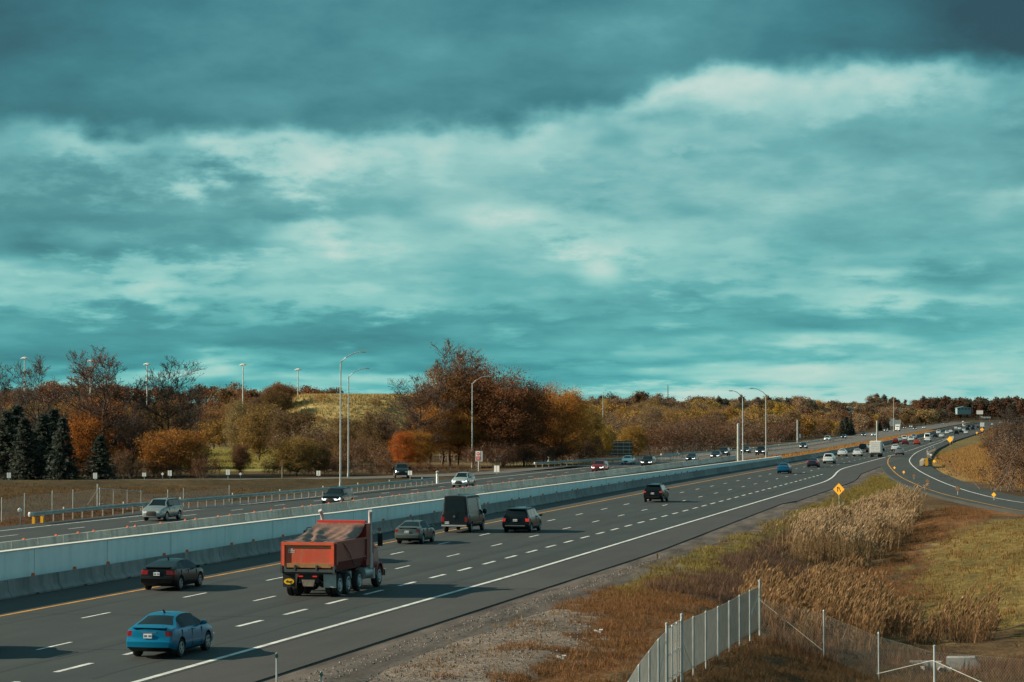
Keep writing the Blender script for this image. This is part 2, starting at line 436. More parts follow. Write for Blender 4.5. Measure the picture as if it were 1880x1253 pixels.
M['asphalt3'] = asphalt('pale_asphalt', (.115, .108, .098), (.085, .082, .077))
YS = list(range(20, 700, 8)) + list(range(700, 2700, 25))
def strip(name, fl, fr, ys, z, material, label, cat, thick=.32, lanes=None):
    V = []; Fc = []; Cc = []
    for y in ys:
        l, r = fl(y), fr(y); V += [(l, y, z), (r, y, z), (l, y, z - thick), (r, y, z - thick)]
        if lanes: a, b = lanes(y, l, r); Cc += [(a, 0, 0, 1), (b, 0, 0, 1)] * 2
    for i in range(len(ys) - 1):
        b = i * 4
        Fc += [(b, b + 1, b + 5, b + 4), (b + 1, b + 3, b + 7, b + 5), (b, b + 4, b + 6, b + 2)]
    o = np_mesh(name, V, Fc, material, colors=Cc if lanes else None); return tag(o, label, cat, kind='structure')
strip('highway', lambda y: lane(X_YEL - .35, y), lambda y: edge_x(y) + .3, YS, 0, M['asphalt'], 'dark grey near carriageway of the highway with four lanes', 'road', lanes=lambda y, l, r: ((l - lane(X_YEL, y)) / 3.75, (r - lane(X_YEL, y)) / 3.75))
strip('inner_shoulder', lambda y: lane(X_BAR - 2.2, y), lambda y: lane(X_YEL - .35, y), YS, -.006, M['asphalt2'], 'brownish paved shoulder along the concrete barrier', 'shoulder')
strip('outer_shoulder', lambda y: edge_x(y) + .3, pave_x, [y for y in YS if y < 545], -.006, M['asphalt2'], 'paved shoulder right of the solid white edge line', 'shoulder')
strip('opposite_highway', lambda y: opp(-80.2, y) + (1.2 if y < 200 else 0), lambda y: opp(-61.5, y), [y for y in YS if y < 400], 0, M['asphalt'], 'far carriageway of the highway carrying oncoming traffic', 'road', lanes=lambda y, l, r: ((l + 76.3) / 3.7, (r + 76.3) / 3.7))
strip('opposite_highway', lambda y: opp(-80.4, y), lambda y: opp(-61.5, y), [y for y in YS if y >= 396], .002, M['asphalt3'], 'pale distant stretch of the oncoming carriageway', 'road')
def interp_line(pts, ys):
    a = np.array(sorted(pts, key=lambda p: p[1])); return np.interp(ys, a[:, 1], a[:, 0])
def ribbon_pts(pts, n):
    a = np.array(pts, float); t = np.concatenate([[0], np.cumsum(np.hypot(*np.diff(a, axis=0).T))]); q = np.linspace(0, t[-1], n)
    x = np.interp(q, t, a[:, 0]); y = np.interp(q, t, a[:, 1])
    for _ in range(6):
        x[1:-1] = (x[:-2] + 2 * x[1:-1] + x[2:]) / 4; y[1:-1] = (y[:-2] + 2 * y[1:-1] + y[2:]) / 4
    return np.stack([x, y], -1)
def sheet(name, left, right, z, material, label, cat, n=60, thick=.3, kind='structure'):
    l = ribbon_pts(left, n); r = ribbon_pts(right, n); V = []; Fc = []
    for a, b in zip(l, r): V += [(a[0], a[1], z), (b[0], b[1], z), (a[0], a[1], z - thick), (b[0], b[1], z - thick)]
    for i in range(n - 1):
        b = i * 4; Fc += [(b, b + 1, b + 5, b + 4), (b + 1, b + 3, b + 7, b + 5), (b, b + 4, b + 6, b + 2)]
    return tag(np_mesh(name, V, Fc, material), label, cat, kind=kind)
sheet('on_ramp', [(p[0] - 1.3, p[1] - .8) for p in RAMP_L[:-1]] + [(-37.5, 500), (-40.5, 620), (-45.3, 760), (-48.5, 870)],
      [(p[0] + 2.6, p[1] + 1.6) for p in RAMP_R[:8]] + [(-27.6, 461), (-30.6, 526), (-33.2, 580), (-35.5, 640), (-39, 770), (-43.5, 900)], -.012, M['ramp'], 'curving on-ramp joining the highway from the right', 'ramp')
strip('merge_lane', lambda y: edge_x(y) + .2, lambda y: float(np.interp(y, [560, 800, 1100, 1460, 2300, 2700], [-33, -39.8, -45, -52, -72, -82])), [y for y in YS if y >= 545], -.018, M['asphalt2'], 'paved lane and shoulder beside the distant highway', 'road')
sheet('off_ramp', [(p[0] - 3, p[1] + 3) for p in OFF], [(p[0] + 3, p[1] - 3) for p in OFF], .0, M['asphalt3'], 'off-ramp curving away to the left past the small signs', 'ramp', thick=.25)
# gravel strip beside the paved shoulder
def gravel():
    m = mat('gravel', (.17, .142, .122), .95, 0, .5, .8, 'pos', spec=.1, bump=.9, col2=(.075, .064, .06), stretch=(1.5, .18, 1))
    ys = list(range(30, 440, 2)); V = []; Fc = []
    for y in ys:
        a = pave_x(y); w = 1.5 + .25 * float(wob(np.array(0.), np.array(float(y)), 11)); V += [(a - .1, y, -.05), (a + w * .5, y, -.10), (a + w, y, -.23), (a + w + 1.0, y, -.42)]
    for i in range(len(ys) - 1):
        for k in range(3): b = i * 4 + k; Fc.append((b, b + 1, b + 5, b + 4))
    tag(np_mesh('gravel_verge', V, Fc, m, True), 'grey gravel verge along the paved shoulder', 'gravel', kind='structure')
    # loose stones
    n = 16000; xs = RNG.uniform(-25.3, -6, n); yy = RNG.uniform(74, 150, n)
    ok = inpoly(xs, yy, Z_GRAVEL) | inpoly(xs, yy, Z_SAND); xs, yy = xs[ok], yy[ok]; n = len(xs)
    zz = np.where(xs < -23.6, -.1, T(xs, yy) + .01)
    s = RNG.uniform(.02, .06, n); base = np.array([(1, 0, 0), (-.5, .87, 0), (-.5, -.87, 0), (0, 0, .9)])
    ang = RNG.uniform(0, 6.28, n); c, sn = np.cos(ang), np.sin(ang)
    V = np.zeros((n, 4, 3)); V[:, :, 0] = (base[None, :, 0] * c[:, None] - base[None, :, 1] * sn[:, None]) * s[:, None] + xs[:, None]
    V[:, :, 1] = (base[None, :, 0] * sn[:, None] + base[None, :, 1] * c[:, None]) * s[:, None] + yy[:, None]; V[:, :, 2] = base[None, :, 2] * s[:, None] + zz[:, None]
    f = np.array([(0, 1, 3), (1, 2, 3), (2, 0, 3)]); Fc = (np.arange(n)[:, None, None] * 4 + f[None]).reshape(-1, 3)
    tag(np_mesh('loose_gravel', V.reshape(-1, 3), Fc, mat('stones', (.20, .175, .16), .9, 0, .6, 3, 'pos')), 'loose pale stones scattered on the verge', 'gravel', kind='stuff')
gravel()

# painted markings: thin sheets on the asphalt
def marking(name, quads, material, label, z=.006):
    V = []; Fc = []
    for q in quads:
        b = len(V); V += [(p[0], p[1], z) for p in q]; Fc.append((b, b + 1, b + 2, b + 3))
    tag(np_mesh(name, V, Fc, material), label, 'road marking', kind='structure')
def solid(fx, ys, w): return [((fx(a) - w / 2, a), (fx(a) + w / 2, a), (fx(b) + w / 2, b), (fx(b) - w / 2, b)) for a, b in zip(ys[:-1], ys[1:])]
def dashes(fx, y0, y1, per, ln, w):
    q = []; y = y0
    while y < y1:
        b = y + ln; q.append(((fx(y) - w / 2, y), (fx(y) + w / 2, y), (fx(b) + w / 2, b), (fx(b) - w / 2, b))); y += per
    return q
pY = U(152.1, 1135.5)[1]
marking('lane_line', dashes(lambda y: lane(X_A, y), pY - 36, 1100, 12, 3.1, .15) + dashes(lambda y: lane(X_B, y), U(471, 1104)[1] - 36, 1100, 12, 3.1, .15), M['line'], 'white dashed lane lines on the near carriageway')
marking('lane_line', dashes(lambda y: lane(X_C, y), U(602.1, 1109.9)[1] - 36, 350, 6.02, 3.05, .22), M['line'], 'wide closely spaced white dashes of the ending lane')
marking('edge_line', solid(edge_x, list(range(30, 520, 6)) + [518.5], .24), M['line'], 'solid white right edge line of the near carriageway')
marking('edge_line', solid(lambda y: lane(X_YEL, y), [y for y in YS if y < 1500], .2), M['liney'], 'solid yellow left edge line beside the median barrier')
marking('lane_line', dashes(lambda y: opp(-72.7, y), U(120, 971.5)[1] - 48, 1100, 12, 3.1, .15) + dashes(lambda y: opp(-68.9, y), U(408, 949)[1] - 60, 1100, 12, 3.1, .15), M['line'], 'white dashed lane lines on the oncoming carriageway')
marking('edge_line', solid(lambda y: opp(-76.3, y), [y for y in YS if y < 1500], .2), M['line'], 'solid white outer edge line of the oncoming carriageway', .007)
marking('edge_line', solid(lambda y: opp(-65.2, y), [y for y in YS if y < 1500], .18), M['liney'], 'yellow inner edge line of the oncoming carriageway', .007)
marking('lane_line', solid(lambda y: lane(X_C + .3, y), [y for y in YS if 515 < y < 900], .16), M['line'], 'thin white line between highway and merge lane')
def poly_line(pts, w, n=90):
    p = ribbon_pts(pts, n); q = []
    for a, b in zip(p[:-1], p[1:]):
        t = np.array((b - a)); t /= np.hypot(*t); nrm = np.array((-t[1], t[0])) * w / 2
        q.append((tuple(a - nrm), tuple(a + nrm), tuple(b + nrm), tuple(b - nrm)))
    return q
marking('edge_line', poly_line(RAMP_L[:-1] + [(-38.45, 517)], .15), M['liney'], 'yellow left edge line of the on-ramp')
marking('edge_line', poly_line(RAMP_R, .18), M['line'], 'solid white right edge line of the on-ramp')
# long thin cracks and tar lines
q = []
for x0, y0, y1 in ((-34.6, 70, 190), (-30.9, 75, 160), (-42.4, 90, 200)):
    for y in range(y0, y1, 2):
        a = x0 + .08 * math.sin(y * .7); b = x0 + .08 * math.sin((y + 2) * .7); q.append(((lane(a, y), y), (lane(a, y) + .03, y), (lane(b, y + 2) + .03, y + 2), (lane(b, y + 2), y + 2)))
for y in (84, 99, 121, 150): q.append(((-44, y), (-44, y + .06), (-29.3, y + .9), (-29.3, y + .84)))
marking('road_crack', q, mat('tar', (.02, .02, .021), .6), 'dark tar joints in the asphalt', .004)
# ------------------------------------------------------------------ cars
def gsm(t, tabl, s):
    a = np.array(tabl, float); q = np.linspace(-3 * s, 3 * s, 13); w = np.exp(-(q / s) ** 2 / 2); w /= w.sum()
    return sum(wi * np.interp(t + qi, a[:, 0], a[:, 1]) for wi, qi in zip(w, q))
FR = [None, 0, .1, .25, .4, .55, .7, .85, 1.0]
FW = [0, .88, .955, .985, 1., 1., .992, .98, .955]
UPF = [.10, .5, .88]
SPECS = {
 'sedan': dict(L=4.58, W=1.75, r=.325, ax=(.98, 3.66), wr=.56,
    zt=[(0, .99), (.08, 1.04), (.4, 1.075), (.56, 1.09), (1.22, 1.40), (1.6, 1.465), (2.2, 1.47), (2.7, 1.41), (3.35, 1.04), (3.5, .99), (4.3, .83), (4.5, .72), (4.58, .60)],
    zs=[(0, .965), (.4, 1.0), (1.6, .97), (3.3, .93), (4.3, .77), (4.58, .56)], zb=[(0, .36), (.3, .25), (.6, .2), (3.9, .2), (4.58, .24)],
    rw=(.60, 1.24), ws=(2.72, 3.38), side=[(1.02, 1.98), (2.06, 3.1)], tl=(.76, .93, .68, .20), hl=(.56, .76, .52, .30), bump=.64),
 'coupe': dict(L=4.52, W=1.80, r=.335, ax=(.9, 3.6), wr=.57,
    zt=[(0, 1.0), (.07, 1.06), (.22, 1.10), (1.1, 1.35), (1.7, 1.42), (2.4, 1.42), (2.9, 1.32), (3.5, 1.0), (4.25, .83), (4.45, .70), (4.52, .58)],
    zs=[(0, .98), (.4, 1.04), (1.6, .98), (3.3, .91), (4.2, .77), (4.52, .54)], zb=[(0, .34), (.3, .24), (.6, .19), (3.9, .19), (4.52, .22)],
    rw=(.28, 1.12), ws=(2.78, 3.46), side=[(.95, 1.9), (1.98, 3.15)], tl=(.82, .97, .60, .30), hl=(.56, .74, .5, .35), bump=.68),
 'suv': dict(L=4.72, W=1.88, r=.36, ax=(.92, 3.72), wr=.66,
    zt=[(0, 1.06), (.08, 1.15), (.40, 1.60), (.56, 1.69), (2.4, 1.72), (2.95, 1.64), (3.55, 1.19), (3.75, 1.12), (4.45, 1.0), (4.64, .88), (4.72, .74)],
    zs=[(0, 1.03), (.5, 1.09), (3.5, 1.05), (4.4, .93), (4.72, .69)], zb=[(0, .42), (.3, .32), (.6, .26), (4, .26), (4.72, .30)],
    rw=(.08, .44), ws=(2.95, 3.6), side=[(.55, 1.1), (1.18, 2.1), (2.18, 3.3)], tl=(.90, 1.06, .70, .24), hl=(.70, .90, .54, .32), bump=.74),
 'minivan': dict(L=5.1, W=1.98, r=.34, ax=(1.0, 4.05), wr=.72,
    zt=[(0, 1.03), (.06, 1.12), (.34, 1.60), (.52, 1.71), (3.0, 1.75), (3.5, 1.63), (4.25, 1.1), (4.9, .9), (5.1, .68)],
    zs=[(0, 1.0), (.5, 1.05), (3.9, 1.0), (4.8, .82), (5.1, .62)], zb=[(0, .36), (.3, .26), (.6, .2), (4.4, .2), (5.1, .24)],
    rw=(.06, .40), ws=(3.4, 4.25), side=[(.5, 1.4), (1.48, 2.6), (2.68, 3.75)], tl=(.76, 1.04, .86, .16), hl=(.62, .80, .5, .3), bump=.66),
 'cargo_van': dict(L=5.93, W=2.02, r=.36, ax=(1.25, 4.95), wr=.78,
    zt=[(0, 1.28), (.04, 1.9), (.09, 2.42), (.22, 2.60), (4.1, 2.60), (4.55, 2.42), (5.15, 1.55), (5.35, 1.28), (5.82, 1.05), (5.93, .8)],
    zs=[(0, 1.24), (4.6, 1.3), (5.2, 1.18), (5.7, .98), (5.93, .74)], zb=[(0, .48), (.3, .40), (5.5, .34), (5.93, .34)],
    rw=(-.01, .10), ws=(4.55, 5.3), side=[(.6, 3.5), (3.66, 4.75)], tl=(.74, 1.16, .88, .08), hl=(.78, 1.0, .6, .3), bump=.62),
 'pickup_truck': dict(L=5.6, W=1.98, r=.38, ax=(1.2, 4.7), wr=.68,
    zt=[(0, 1.08), (1.66, 1.1), (1.72, 1.2), (1.8, 1.7), (2.0, 1.84), (3.2, 1.87), (3.6, 1.76), (4.2, 1.25), (5.3, 1.12), (5.5, 1.0), (5.6, .85)],
    zs=[(0, 1.05), (1.7, 1.12), (4.2, 1.12), (5.2, 1.05), (5.6, .8)], zb=[(0, .5), (.3, .42), (5, .36), (5.6, .36)],
    rw=(1.68, 1.86), ws=(3.55, 4.25), side=[(1.95, 2.7), (2.78, 3.9)], tl=(.78, 1.04, .74, .14), hl=(.80, 1.02, .58, .26), bump=.66),
}
def wheel(r, w, parent, loc, flip, dual=False, truck=False):
    b = MB()
    def ty(o):
        b.lathe([(r * .6, o - w / 2 * .9), (r * .93, o - w / 2), (r, o - w * .32), (r, o + w * .32), (r * .93, o + w / 2), (r * .6, o + w / 2 * .9)], 22, 0, 'y')
    ty(0)
    if dual: ty(-w * 1.15)
    key = ('w', r, w, dual)
    b.v = [(p[1], p[0], p[2]) for p in b.v]
    o = b.build('wheel', M['tyre'], parent, 35); o.location = loc; o.rotation_euler = (0, 0, math.pi if flip else 0)
    c = MB()
    if truck:
        c.lathe([(r * .60, -.02), (r * .60, w * .36), (r * .55, w * .40), (r * .34, w * .12), (r * .30, w * .34), (r * .12, w * .38)], 20, 0, 'y')
    else:
        c.lathe([(r * .63, -.03), (r * .655, w * .42), (r * .60, w * .45), (r * .56, w * .22)], 22, 0, 'y')
        c.lathe([(r * .57, -.01), (r * .57, w * .12)], 20, 1, 'y')
        for k in range(5):
            a = k * 2 * math.pi / 5 + .3
            c.box((math.cos(a) * r * .32, w * .33, math.sin(a) * r * .32), (r * .56, w * .16, r * .15), 0, Matrix.Rotation(-a, 3, 'Y'))
        c.lathe([(r * .14, 0), (r * .14, w * .42)], 12, 0, 'y')
    c.v = [(p[1], p[0], p[2]) for p in c.v]
    rr = c.build('rim', [M['rim'], M['trim']], o, 35); rr.location = (w * (.2 if truck else .115), 0, 0)
    return o
def make_body(kind, root):
    s = SPECS[kind]; L, W = s['L'], s['W']
    st = np.unique(np.round(np.concatenate([np.arange(0, .46, .045), np.arange(.46, L - .4, .085), np.linspace(L - .4, L, 9)]), 4))
    sg = .05 if kind in ('sedan', 'coupe') else .035
    rings = []; NY = 9
    def off(z, zb):                # plan offset of the tail by height
        if z < zb + .05: return .07
        if z < s['bump']: return -.05
        return .015 + .10 * (z - s['bump'])
    def offf(z, zb): return .10 if z < zb + .04 else (0. if z < .62 else .16 * (z - .62))
    rows = []
    for t in st:
        zb, zs, zt = gsm(t, s['zb'], .05), gsm(t, s['zs'], .05), gsm(t, s['zt'], sg)
        zs = min(zs, zt - .02)
        e = np.interp(t, [0, .04, .12, .35, .8, L - .9, L - .4, L - .15, L - .04, L], [.885, .925, .955, .982, 1, 1, .965, .89, .81, .76])
        if kind in ('cargo_van', 'minivan'): e = max(e, np.interp(t, [0, .05, .15, L - .5, L], [.93, .965, .99, .9, .76]))
        w = W / 2 * e
        k = np.clip((zt - zs - .04) / .4, 0, 1); k = k * k * (3 - 2 * k); wr = (w * .93) * (1 - k) + s['wr'] * k
        p = [(0, zb)]
        for f, fw in zip(FR[1:], FW[1:]): p.append((w * fw, zb + f * (zs - zb)))
        for f in UPF: p.append((w * .955 * (1 - f) + wr * f, zs + f * (zt - .025 - zs)))
        p += [(wr, zt - .022), (wr * .86, zt), (wr * .45, zt + .018), (0, zt + .024)]
        rows.append(p)
    V = []; ring = []
    nr = len(rows[0])
    for ti, (t, p) in enumerate(zip(st, rows)):
        ids = []; zb = p[0][1]
        full = [(x, z) for x, z in p] + [(-x, z) for x, z in p[-2:0:-1]]
        for x, z in full:
            y = t
            if t < .4: y += off(z, zb) * (1 - t / .4)
            if t > L - .4: y -= offf(z, zb) * (1 - (L - t) / .4)
            ids.append(len(V)); V.append((x, y - L / 2, z))
        ring.append(ids)
    Fc = []; Mi = []
    def sid(j, left): return j if not left else (2 * (nr - 1) - j) % (2 * (nr - 1))
    n2 = 2 * (nr - 1)
    for ti in range(len(st) - 1):
        tm = (st[ti] + st[ti + 1]) / 2
        for k in range(n2):
            k2 = (k + 1) % n2
            Fc.append((ring[ti][k], ring[ti][k2], ring[ti + 1][k2], ring[ti + 1][k]))
            j = k if k < nr - 1 else n2 - 1 - k     # row interval j..j+1
            left = k >= nr - 1
            zt_, zs_ = rows[ti][-3][1], rows[ti][8][1]
            mi = 0
            zc = sum(V[q][2] for q in Fc[-1]) / 4
            if j < 1: mi = 1
            elif j == 1 and zc < .45 and kind != 'cargo_van': mi = 1
            elif j in (9, 10, 11) and min(zt_ - zs_, rows[ti + 1][-3][1] - rows[ti + 1][8][1]) > .06:
                if s['side'][0][0] - .03 < tm < s['side'][-1][1] + .05: mi = 1
                for q, (a, b) in enumerate(s['side']):
                    if a < tm < b and j < 11: mi = 20 + q * 2 + left
            elif j >= 13:
                if s['ws'][0] < tm < s['ws'][1]: mi = 2
                if s['rw'][0] < tm < s['rw'][1]: mi = 3
            if mi == 0 and 1 < j < 9:
                z0, z1, _, tt = s['tl']
                if tm < tt and z0 < zc < z1 + .03: mi = 4 + left
                z0, z1, _, tt = s['hl']
                if tm > L - tt and z0 < zc < z1: mi = 6 + left
            Mi.append(mi)
    for end in (0, 1):
        ids = ring[0 if end == 0 else -1]; p = rows[0 if end == 0 else -1]; grid = []
        for j in range(1, nr - 1):
            a, b = ids[j], ids[sid(j, True)]; row = [a]
            for c in range(1, NY + 1):
                f = c / (NY + 1); x = V[a][0] * (1 - f) + V[b][0] * f
                bul = .05 * (1 - (2 * f - 1) ** 2) * (-1 if end == 0 else 1.6)
                row.append(len(V)); V.append((x, V[a][1] + bul, V[a][2]))
            row.append(b); grid.append(row)
        for i in range(len(grid) - 1):
            for c in range(NY + 1):
                q = (grid[i][c], grid[i][c + 1], grid[i + 1][c + 1], grid[i + 1][c])
                Fc.append(q); xc = sum(V[k][0] for k in q) / 4; zc = sum(V[k][2] for k in q) / 4; hw = W / 2 * .9; mi = 0
                if i == 0: mi = 1
                if end == 0:
                    z0, z1, k, _ = s['tl']
                    if abs(xc) > k * hw and z0 < zc < z1: mi = 4 + (xc < 0)
                    if zc < rows[0][0][1] + .10: mi = 1
                else:
                    z0, z1, k, _ = s['hl']
                    if abs(xc) > k * hw * .85 and z0 - .03 < zc < z1 + .03: mi = 6 + (xc < 0)
                    elif abs(xc) < k * hw * .8 and rows[-1][0][1] + .12 < zc < z1: mi = 8
                Mi.append(mi)
        Fc.append(tuple(grid[0] + [ids[0]])); Mi.append(1)
        Fc.append(tuple(grid[-1] + [ids[nr - 1]])); Mi.append(0)
    names = {0: ('body', M['paint']), 1: ('body', M['trim']), 2: ('windshield', M['glass']), 3: ('rear_window', M['glass']), 4: ('taillight', M['red']), 5: ('taillight', M['red']),
             6: ('headlight', M['lamp']), 7: ('headlight', M['lamp']), 8: ('grille', M['trim'])}
    me = bpy.data.meshes.new('shell'); me.from_pydata(V, [], Fc)
    allm = []
    for k in range(30): allm.append(names.get(k, ('side_window', M['glass']))[1]); me.materials.append(allm[-1])
    me.polygons.foreach_set('material_index', Mi); me.update()
    bm = bmesh.new(); bm.from_mesh(me); bmesh.ops.recalc_face_normals(bm, faces=bm.faces); bm.to_mesh(me); bm.free()
    ob = bpy.data.objects.new('shell', me); COL.objects.link(ob)
    cut = MB()
    for a in s['ax']:
        rr = s['r'] + .065
        cut.v += []; q = MB(); q.lathe([(rr, -W), (rr, W)], 28, 1, 'y'); q.v = [(p[1], p[0] + a - L / 2, p[2] + s['r'] + .015) for p in q.v]
        cut.add(q.v, q.f, 1)
    cm = bpy.data.meshes.new('cut'); cm.from_pydata(cut.v, [], cut.f); cm.polygons.foreach_set('material_index', cut.m)
    for x in allm: cm.materials.append(x)
    bm = bmesh.new(); bm.from_mesh(cm); bmesh.ops.recalc_face_normals(bm, faces=bm.faces); bm.to_mesh(cm); bm.free()
    co = bpy.data.objects.new('cut', cm); COL.objects.link(co)
    md = ob.modifiers.new('b', 'BOOLEAN'); md.object = co; md.operation = 'DIFFERENCE'; md.solver = 'EXACT'
    dg = bpy.context.evaluated_depsgraph_get(); dg.update()
    ev = bpy.data.meshes.new_from_object(ob.evaluated_get(dg))
    bpy.data.objects.remove(ob); bpy.data.objects.remove(co)
    if len(ev.polygons) < 200: ev = me
    src = bmesh.new(); src.from_mesh(ev)
    groups = {}
    for f in src.faces: groups.setdefault(0 if f.material_index in (0, 1) else f.material_index, []).append(f.index)
    parts = {}
    for k, idx in sorted(groups.items()):
        bm = src.copy(); bm.faces.ensure_lookup_table(); keep = set(idx)
        bmesh.ops.delete(bm, geom=[f for f in bm.faces if f.index not in keep], context='FACES')
        nm = names.get(k, ('side_window', None))[0]
        pm = bpy.data.meshes.new(nm)
        if k != 0:
            for f in bm.faces: f.material_index = 0
            bmesh.ops.solidify(bm, geom=bm.faces[:], thickness=-.006) if False else None
        bm.to_mesh(pm); bm.free()
        if k == 0: pm.materials.append(M['paint']); pm.materials.append(M['trim'])
        else: pm.materials.append(names.get(k, ('', M['glass']))[1])
        smooth_mesh(pm, 32)
        o = bpy.data.objects.new(nm, pm); link(o, root); reg(o, root); parts.setdefault(nm, []).append(o)
    src.free()
    return parts
def make_car(kind, name):
    s = SPECS[kind]; L, W, r = s['L'], s['W'], s['r']
    root = empty(name); make_body(kind, root)
    for a in s['ax']:
        for sd in (1, -1): wheel(r, .215, root, (sd * (W / 2 - .125), a - L / 2, r), sd < 0)
    tz = s['ws'][1]; zb = float(np.interp(tz - .35, *np.array(s['zs']).T)) + .06
    for sd in (1, -1):
        b = MB(); b.lathe([(.02, -.09), (.075, -.07), (.09, 0), (.07, .06), (.02, .075)], 12, 0, 'y'); k = 1.5 if kind in ('cargo_van', 'pickup_truck') else 1
        b.v = [(p[0] * 1.25 * k + sd * (W / 2 + .10), p[1] + tz - .45 - L / 2, p[2] * k * (1.5 if k > 1 else .9) + zb + .07) for p in b.v]
        b.box((sd * (W / 2), tz - .43 - L / 2, zb + .02), (.12, .05, .04), 1)
        b.build('mirror', [M['paint'] if kind in ('sedan',) else M['trim'], M['trim']], root)
    pz = {'sedan': .80, 'coupe': .82, 'suv': .86, 'minivan': .90, 'cargo_van': .72, 'pickup_truck': .60}[kind]
    yr = -L / 2 - .05 + (.03 if pz > s['bump'] else -.045)
    b = MB(); b.box((0 if kind != 'cargo_van' else -.52, yr - .03, pz), (.31, .03, .155), 0)
    for k in range(7):
        if k != 3: b.box((-.12 + k * .04 + (0 if kind != 'cargo_van' else -.52), yr - .047, pz), (.022, .004, .07), 1)
    b.build('licence_plate', [M['plate'], M['plateink']], root)
    b = MB(); b.box((0, L / 2 + .055, .47), (.31, .03, .15), 0); b.build('front_plate', M['plate'], root)
    b = MB(); H = max(z for _, z in s['zt'])
    if kind in ('suv', 'minivan'):
        for sd in (1, -1): b = MB(); b.tube([(sd * s['wr'] * .9, -L / 2 + .65, H - .03), (sd * s['wr'] * .9, -L / 2 + .8, H + .055), (sd * s['wr'] * .9, -L / 2 + 2.6, H + .06), (sd * s['wr'] * .88, -L / 2 + 2.8, H - .02)], .022, 6); b.build('roof_rail', M['trim'], root)
    else:
        b.prism([(-L / 2 + 1.5, H + .0), (-L / 2 + 1.42, H + .13), (-L / 2 + 1.47, H + .13), (-L / 2 + 1.66, H + .01)], -.015, .015, 0, 'x'); b.build('antenna', M['trim'], root)
    # bumper strip, tail trim
    b = MB()
    if kind == 'sedan':
        b.box((0, -L / 2 + .015, .925), (.60, .05, .035), 0); b.build('trunk_bar', M['chrome'], root)
        b = MB(); b.prism([(-L / 2 - .02, 1.075), (-L / 2 + .01, 1.10), (-L / 2 + .22, 1.085), (-L / 2 + .2, 1.05)], -.62, .62, 0, 'x'); b.build('spoiler', M['paint'], root)
    elif kind in ('suv', 'minivan'):
        b.box((0, -L / 2 - .075, .52), (W * .72, .06, .07), 0); b.build('bumper_trim', M['trim'] if kind == 'suv' else M['chrome'], root)
        b = MB(); b.prism([(-L / 2 + .28, H - .10), (-L / 2 + .22, H - .06), (-L / 2 + .6, H + .0), (-L / 2 + .6, H - .05)], -.6, .6, 0, 'x'); b.build('spoiler', M['paint'], root)
    elif kind == 'cargo_van':
        b.box((0, -L / 2 - .09, .52), (W * .9, .12, .10), 0); b.build('rear_step', M['signback'], root)
        b = MB(); b.lathe([(.085, -.01), (.085, .01)], 16, 0, 'y', (0, -L / 2 - .035, 1.17)); b.build('badge', M['chrome'], root)
        b = MB(); b.box((0, -L / 2 - .012, 1.15), (.015, .02, 1.0), 0); b.build('door_seam', M['black'], root)
    elif kind == 'coupe':
        b.prism([(-L / 2 + .08, 1.10), (-L / 2 + .10, 1.15), (-L / 2 + .36, 1.14), (-L / 2 + .36, 1.11)], -.62, .62, 0, 'x'); b.build('spoiler', M['paint'], root)
        b = MB(); b.lathe([(.06, -.01), (.06, .01)], 14, 0, 'y', (0, -L / 2 - .02, .93)); b.build('badge', M['chrome'], root)
    else:
        b.box((0, -L / 2 - .09, .58), (W * .9, .14, .14), 0); b.build('bumper', M['chrome'], root)
    if kind != 'cargo_van':
        b = MB(); b.box((0, -L / 2 + .0, s['bump'] + .01), (W * .84, .05, .016), 0); b.build('bumper_seam', M['black'], root)
    for sd in (1, -1):             # shut lines of the doors
        for q in sorted({s['side'][0][0] + .02, s['side'][-1][0] - .04, s['side'][-1][1] - .12}):
            b = MB(); zt_ = float(np.interp(q, *np.array(s['zs']).T)) - .03; b.box((sd * W / 2 * .975, q - L / 2, (zt_ + .34) / 2), (.045, .012, zt_ - .34), 0); b.build('door_seam', M['black'], root)
    if kind != 'pickup_truck':     # door seams and handles on both flanks
        a0 = s['side'][-1][0] - .06
        for sd in (1, -1):
            for q in ([a0 - .25, s['side'][-1][1] - .85] if kind not in ('cargo_van',) else [s['side'][-1][0] + .1]):
                h = MB(); h.box((sd * (W / 2 * .978), q - L / 2, s['zs'][1][1] - .12), (.03, .17, .028), 0); h.build('door_handle', M['paint'], root)
    return root
PROTO = {k: make_car(k, k if k != 'coupe' else 'hatchback') for k in SPECS}
PROTO_USED = set()

def make_box_truck():
    root = empty('box_truck')
    b = MB(); b.box((0, -1.0, 2.1), (2.4, 4.6, 2.5), 0); b.build('cargo_box', M['white'], root)
    b = MB(); b.box((0, -3.33, 2.1), (2.1, .05, 2.2), 0)
    for k in range(6): b.box((0, -3.36, 1.15 + k * .38), (2.1, .03, .03), 0)
    b.build('roller_door', M['white'], root)
    b = MB(); b.prism([(1.35, .55), (1.35, 2.4), (1.9, 2.45), (2.6, 1.7), (3.3, 1.5), (3.4, .55)], -1.0, 1.0, 0, 'x'); b.build('cab', M['white'], root)
    b = MB(); b.box((0, -.4, .68), (1.2, 6, .3), 0); b.box((0, -3.36, .55), (2.2, .14, .16), 0); b.build('chassis', M['trim'], root)
    b = MB(); b.box((0, 2.28, 2.1), (1.7, .05, .75), 0, Matrix.Rotation(-.75, 3, 'X')); b.build('windshield', M['glass'], root)
    for sd in (1, -1):
        b = MB(); b.box((sd * 1.02, -3.36, .78), (.16, .08, .14), 0); b.build('taillight', M['red'], root)
        b = MB(); b.box((sd * .8, 3.4, .95), (.28, .06, .2), 0); b.build('headlight', M['lamp'], root)
        for y in (-2.0, 2.6): wheel(.42, .3, root, (sd * .95, y, .42), sd < 0, y < 0, True)
    return root
BOXT = make_box_truck()
PROTO['box_truck'] = BOXT; SPECS['box_truck'] = dict(L=6.75)

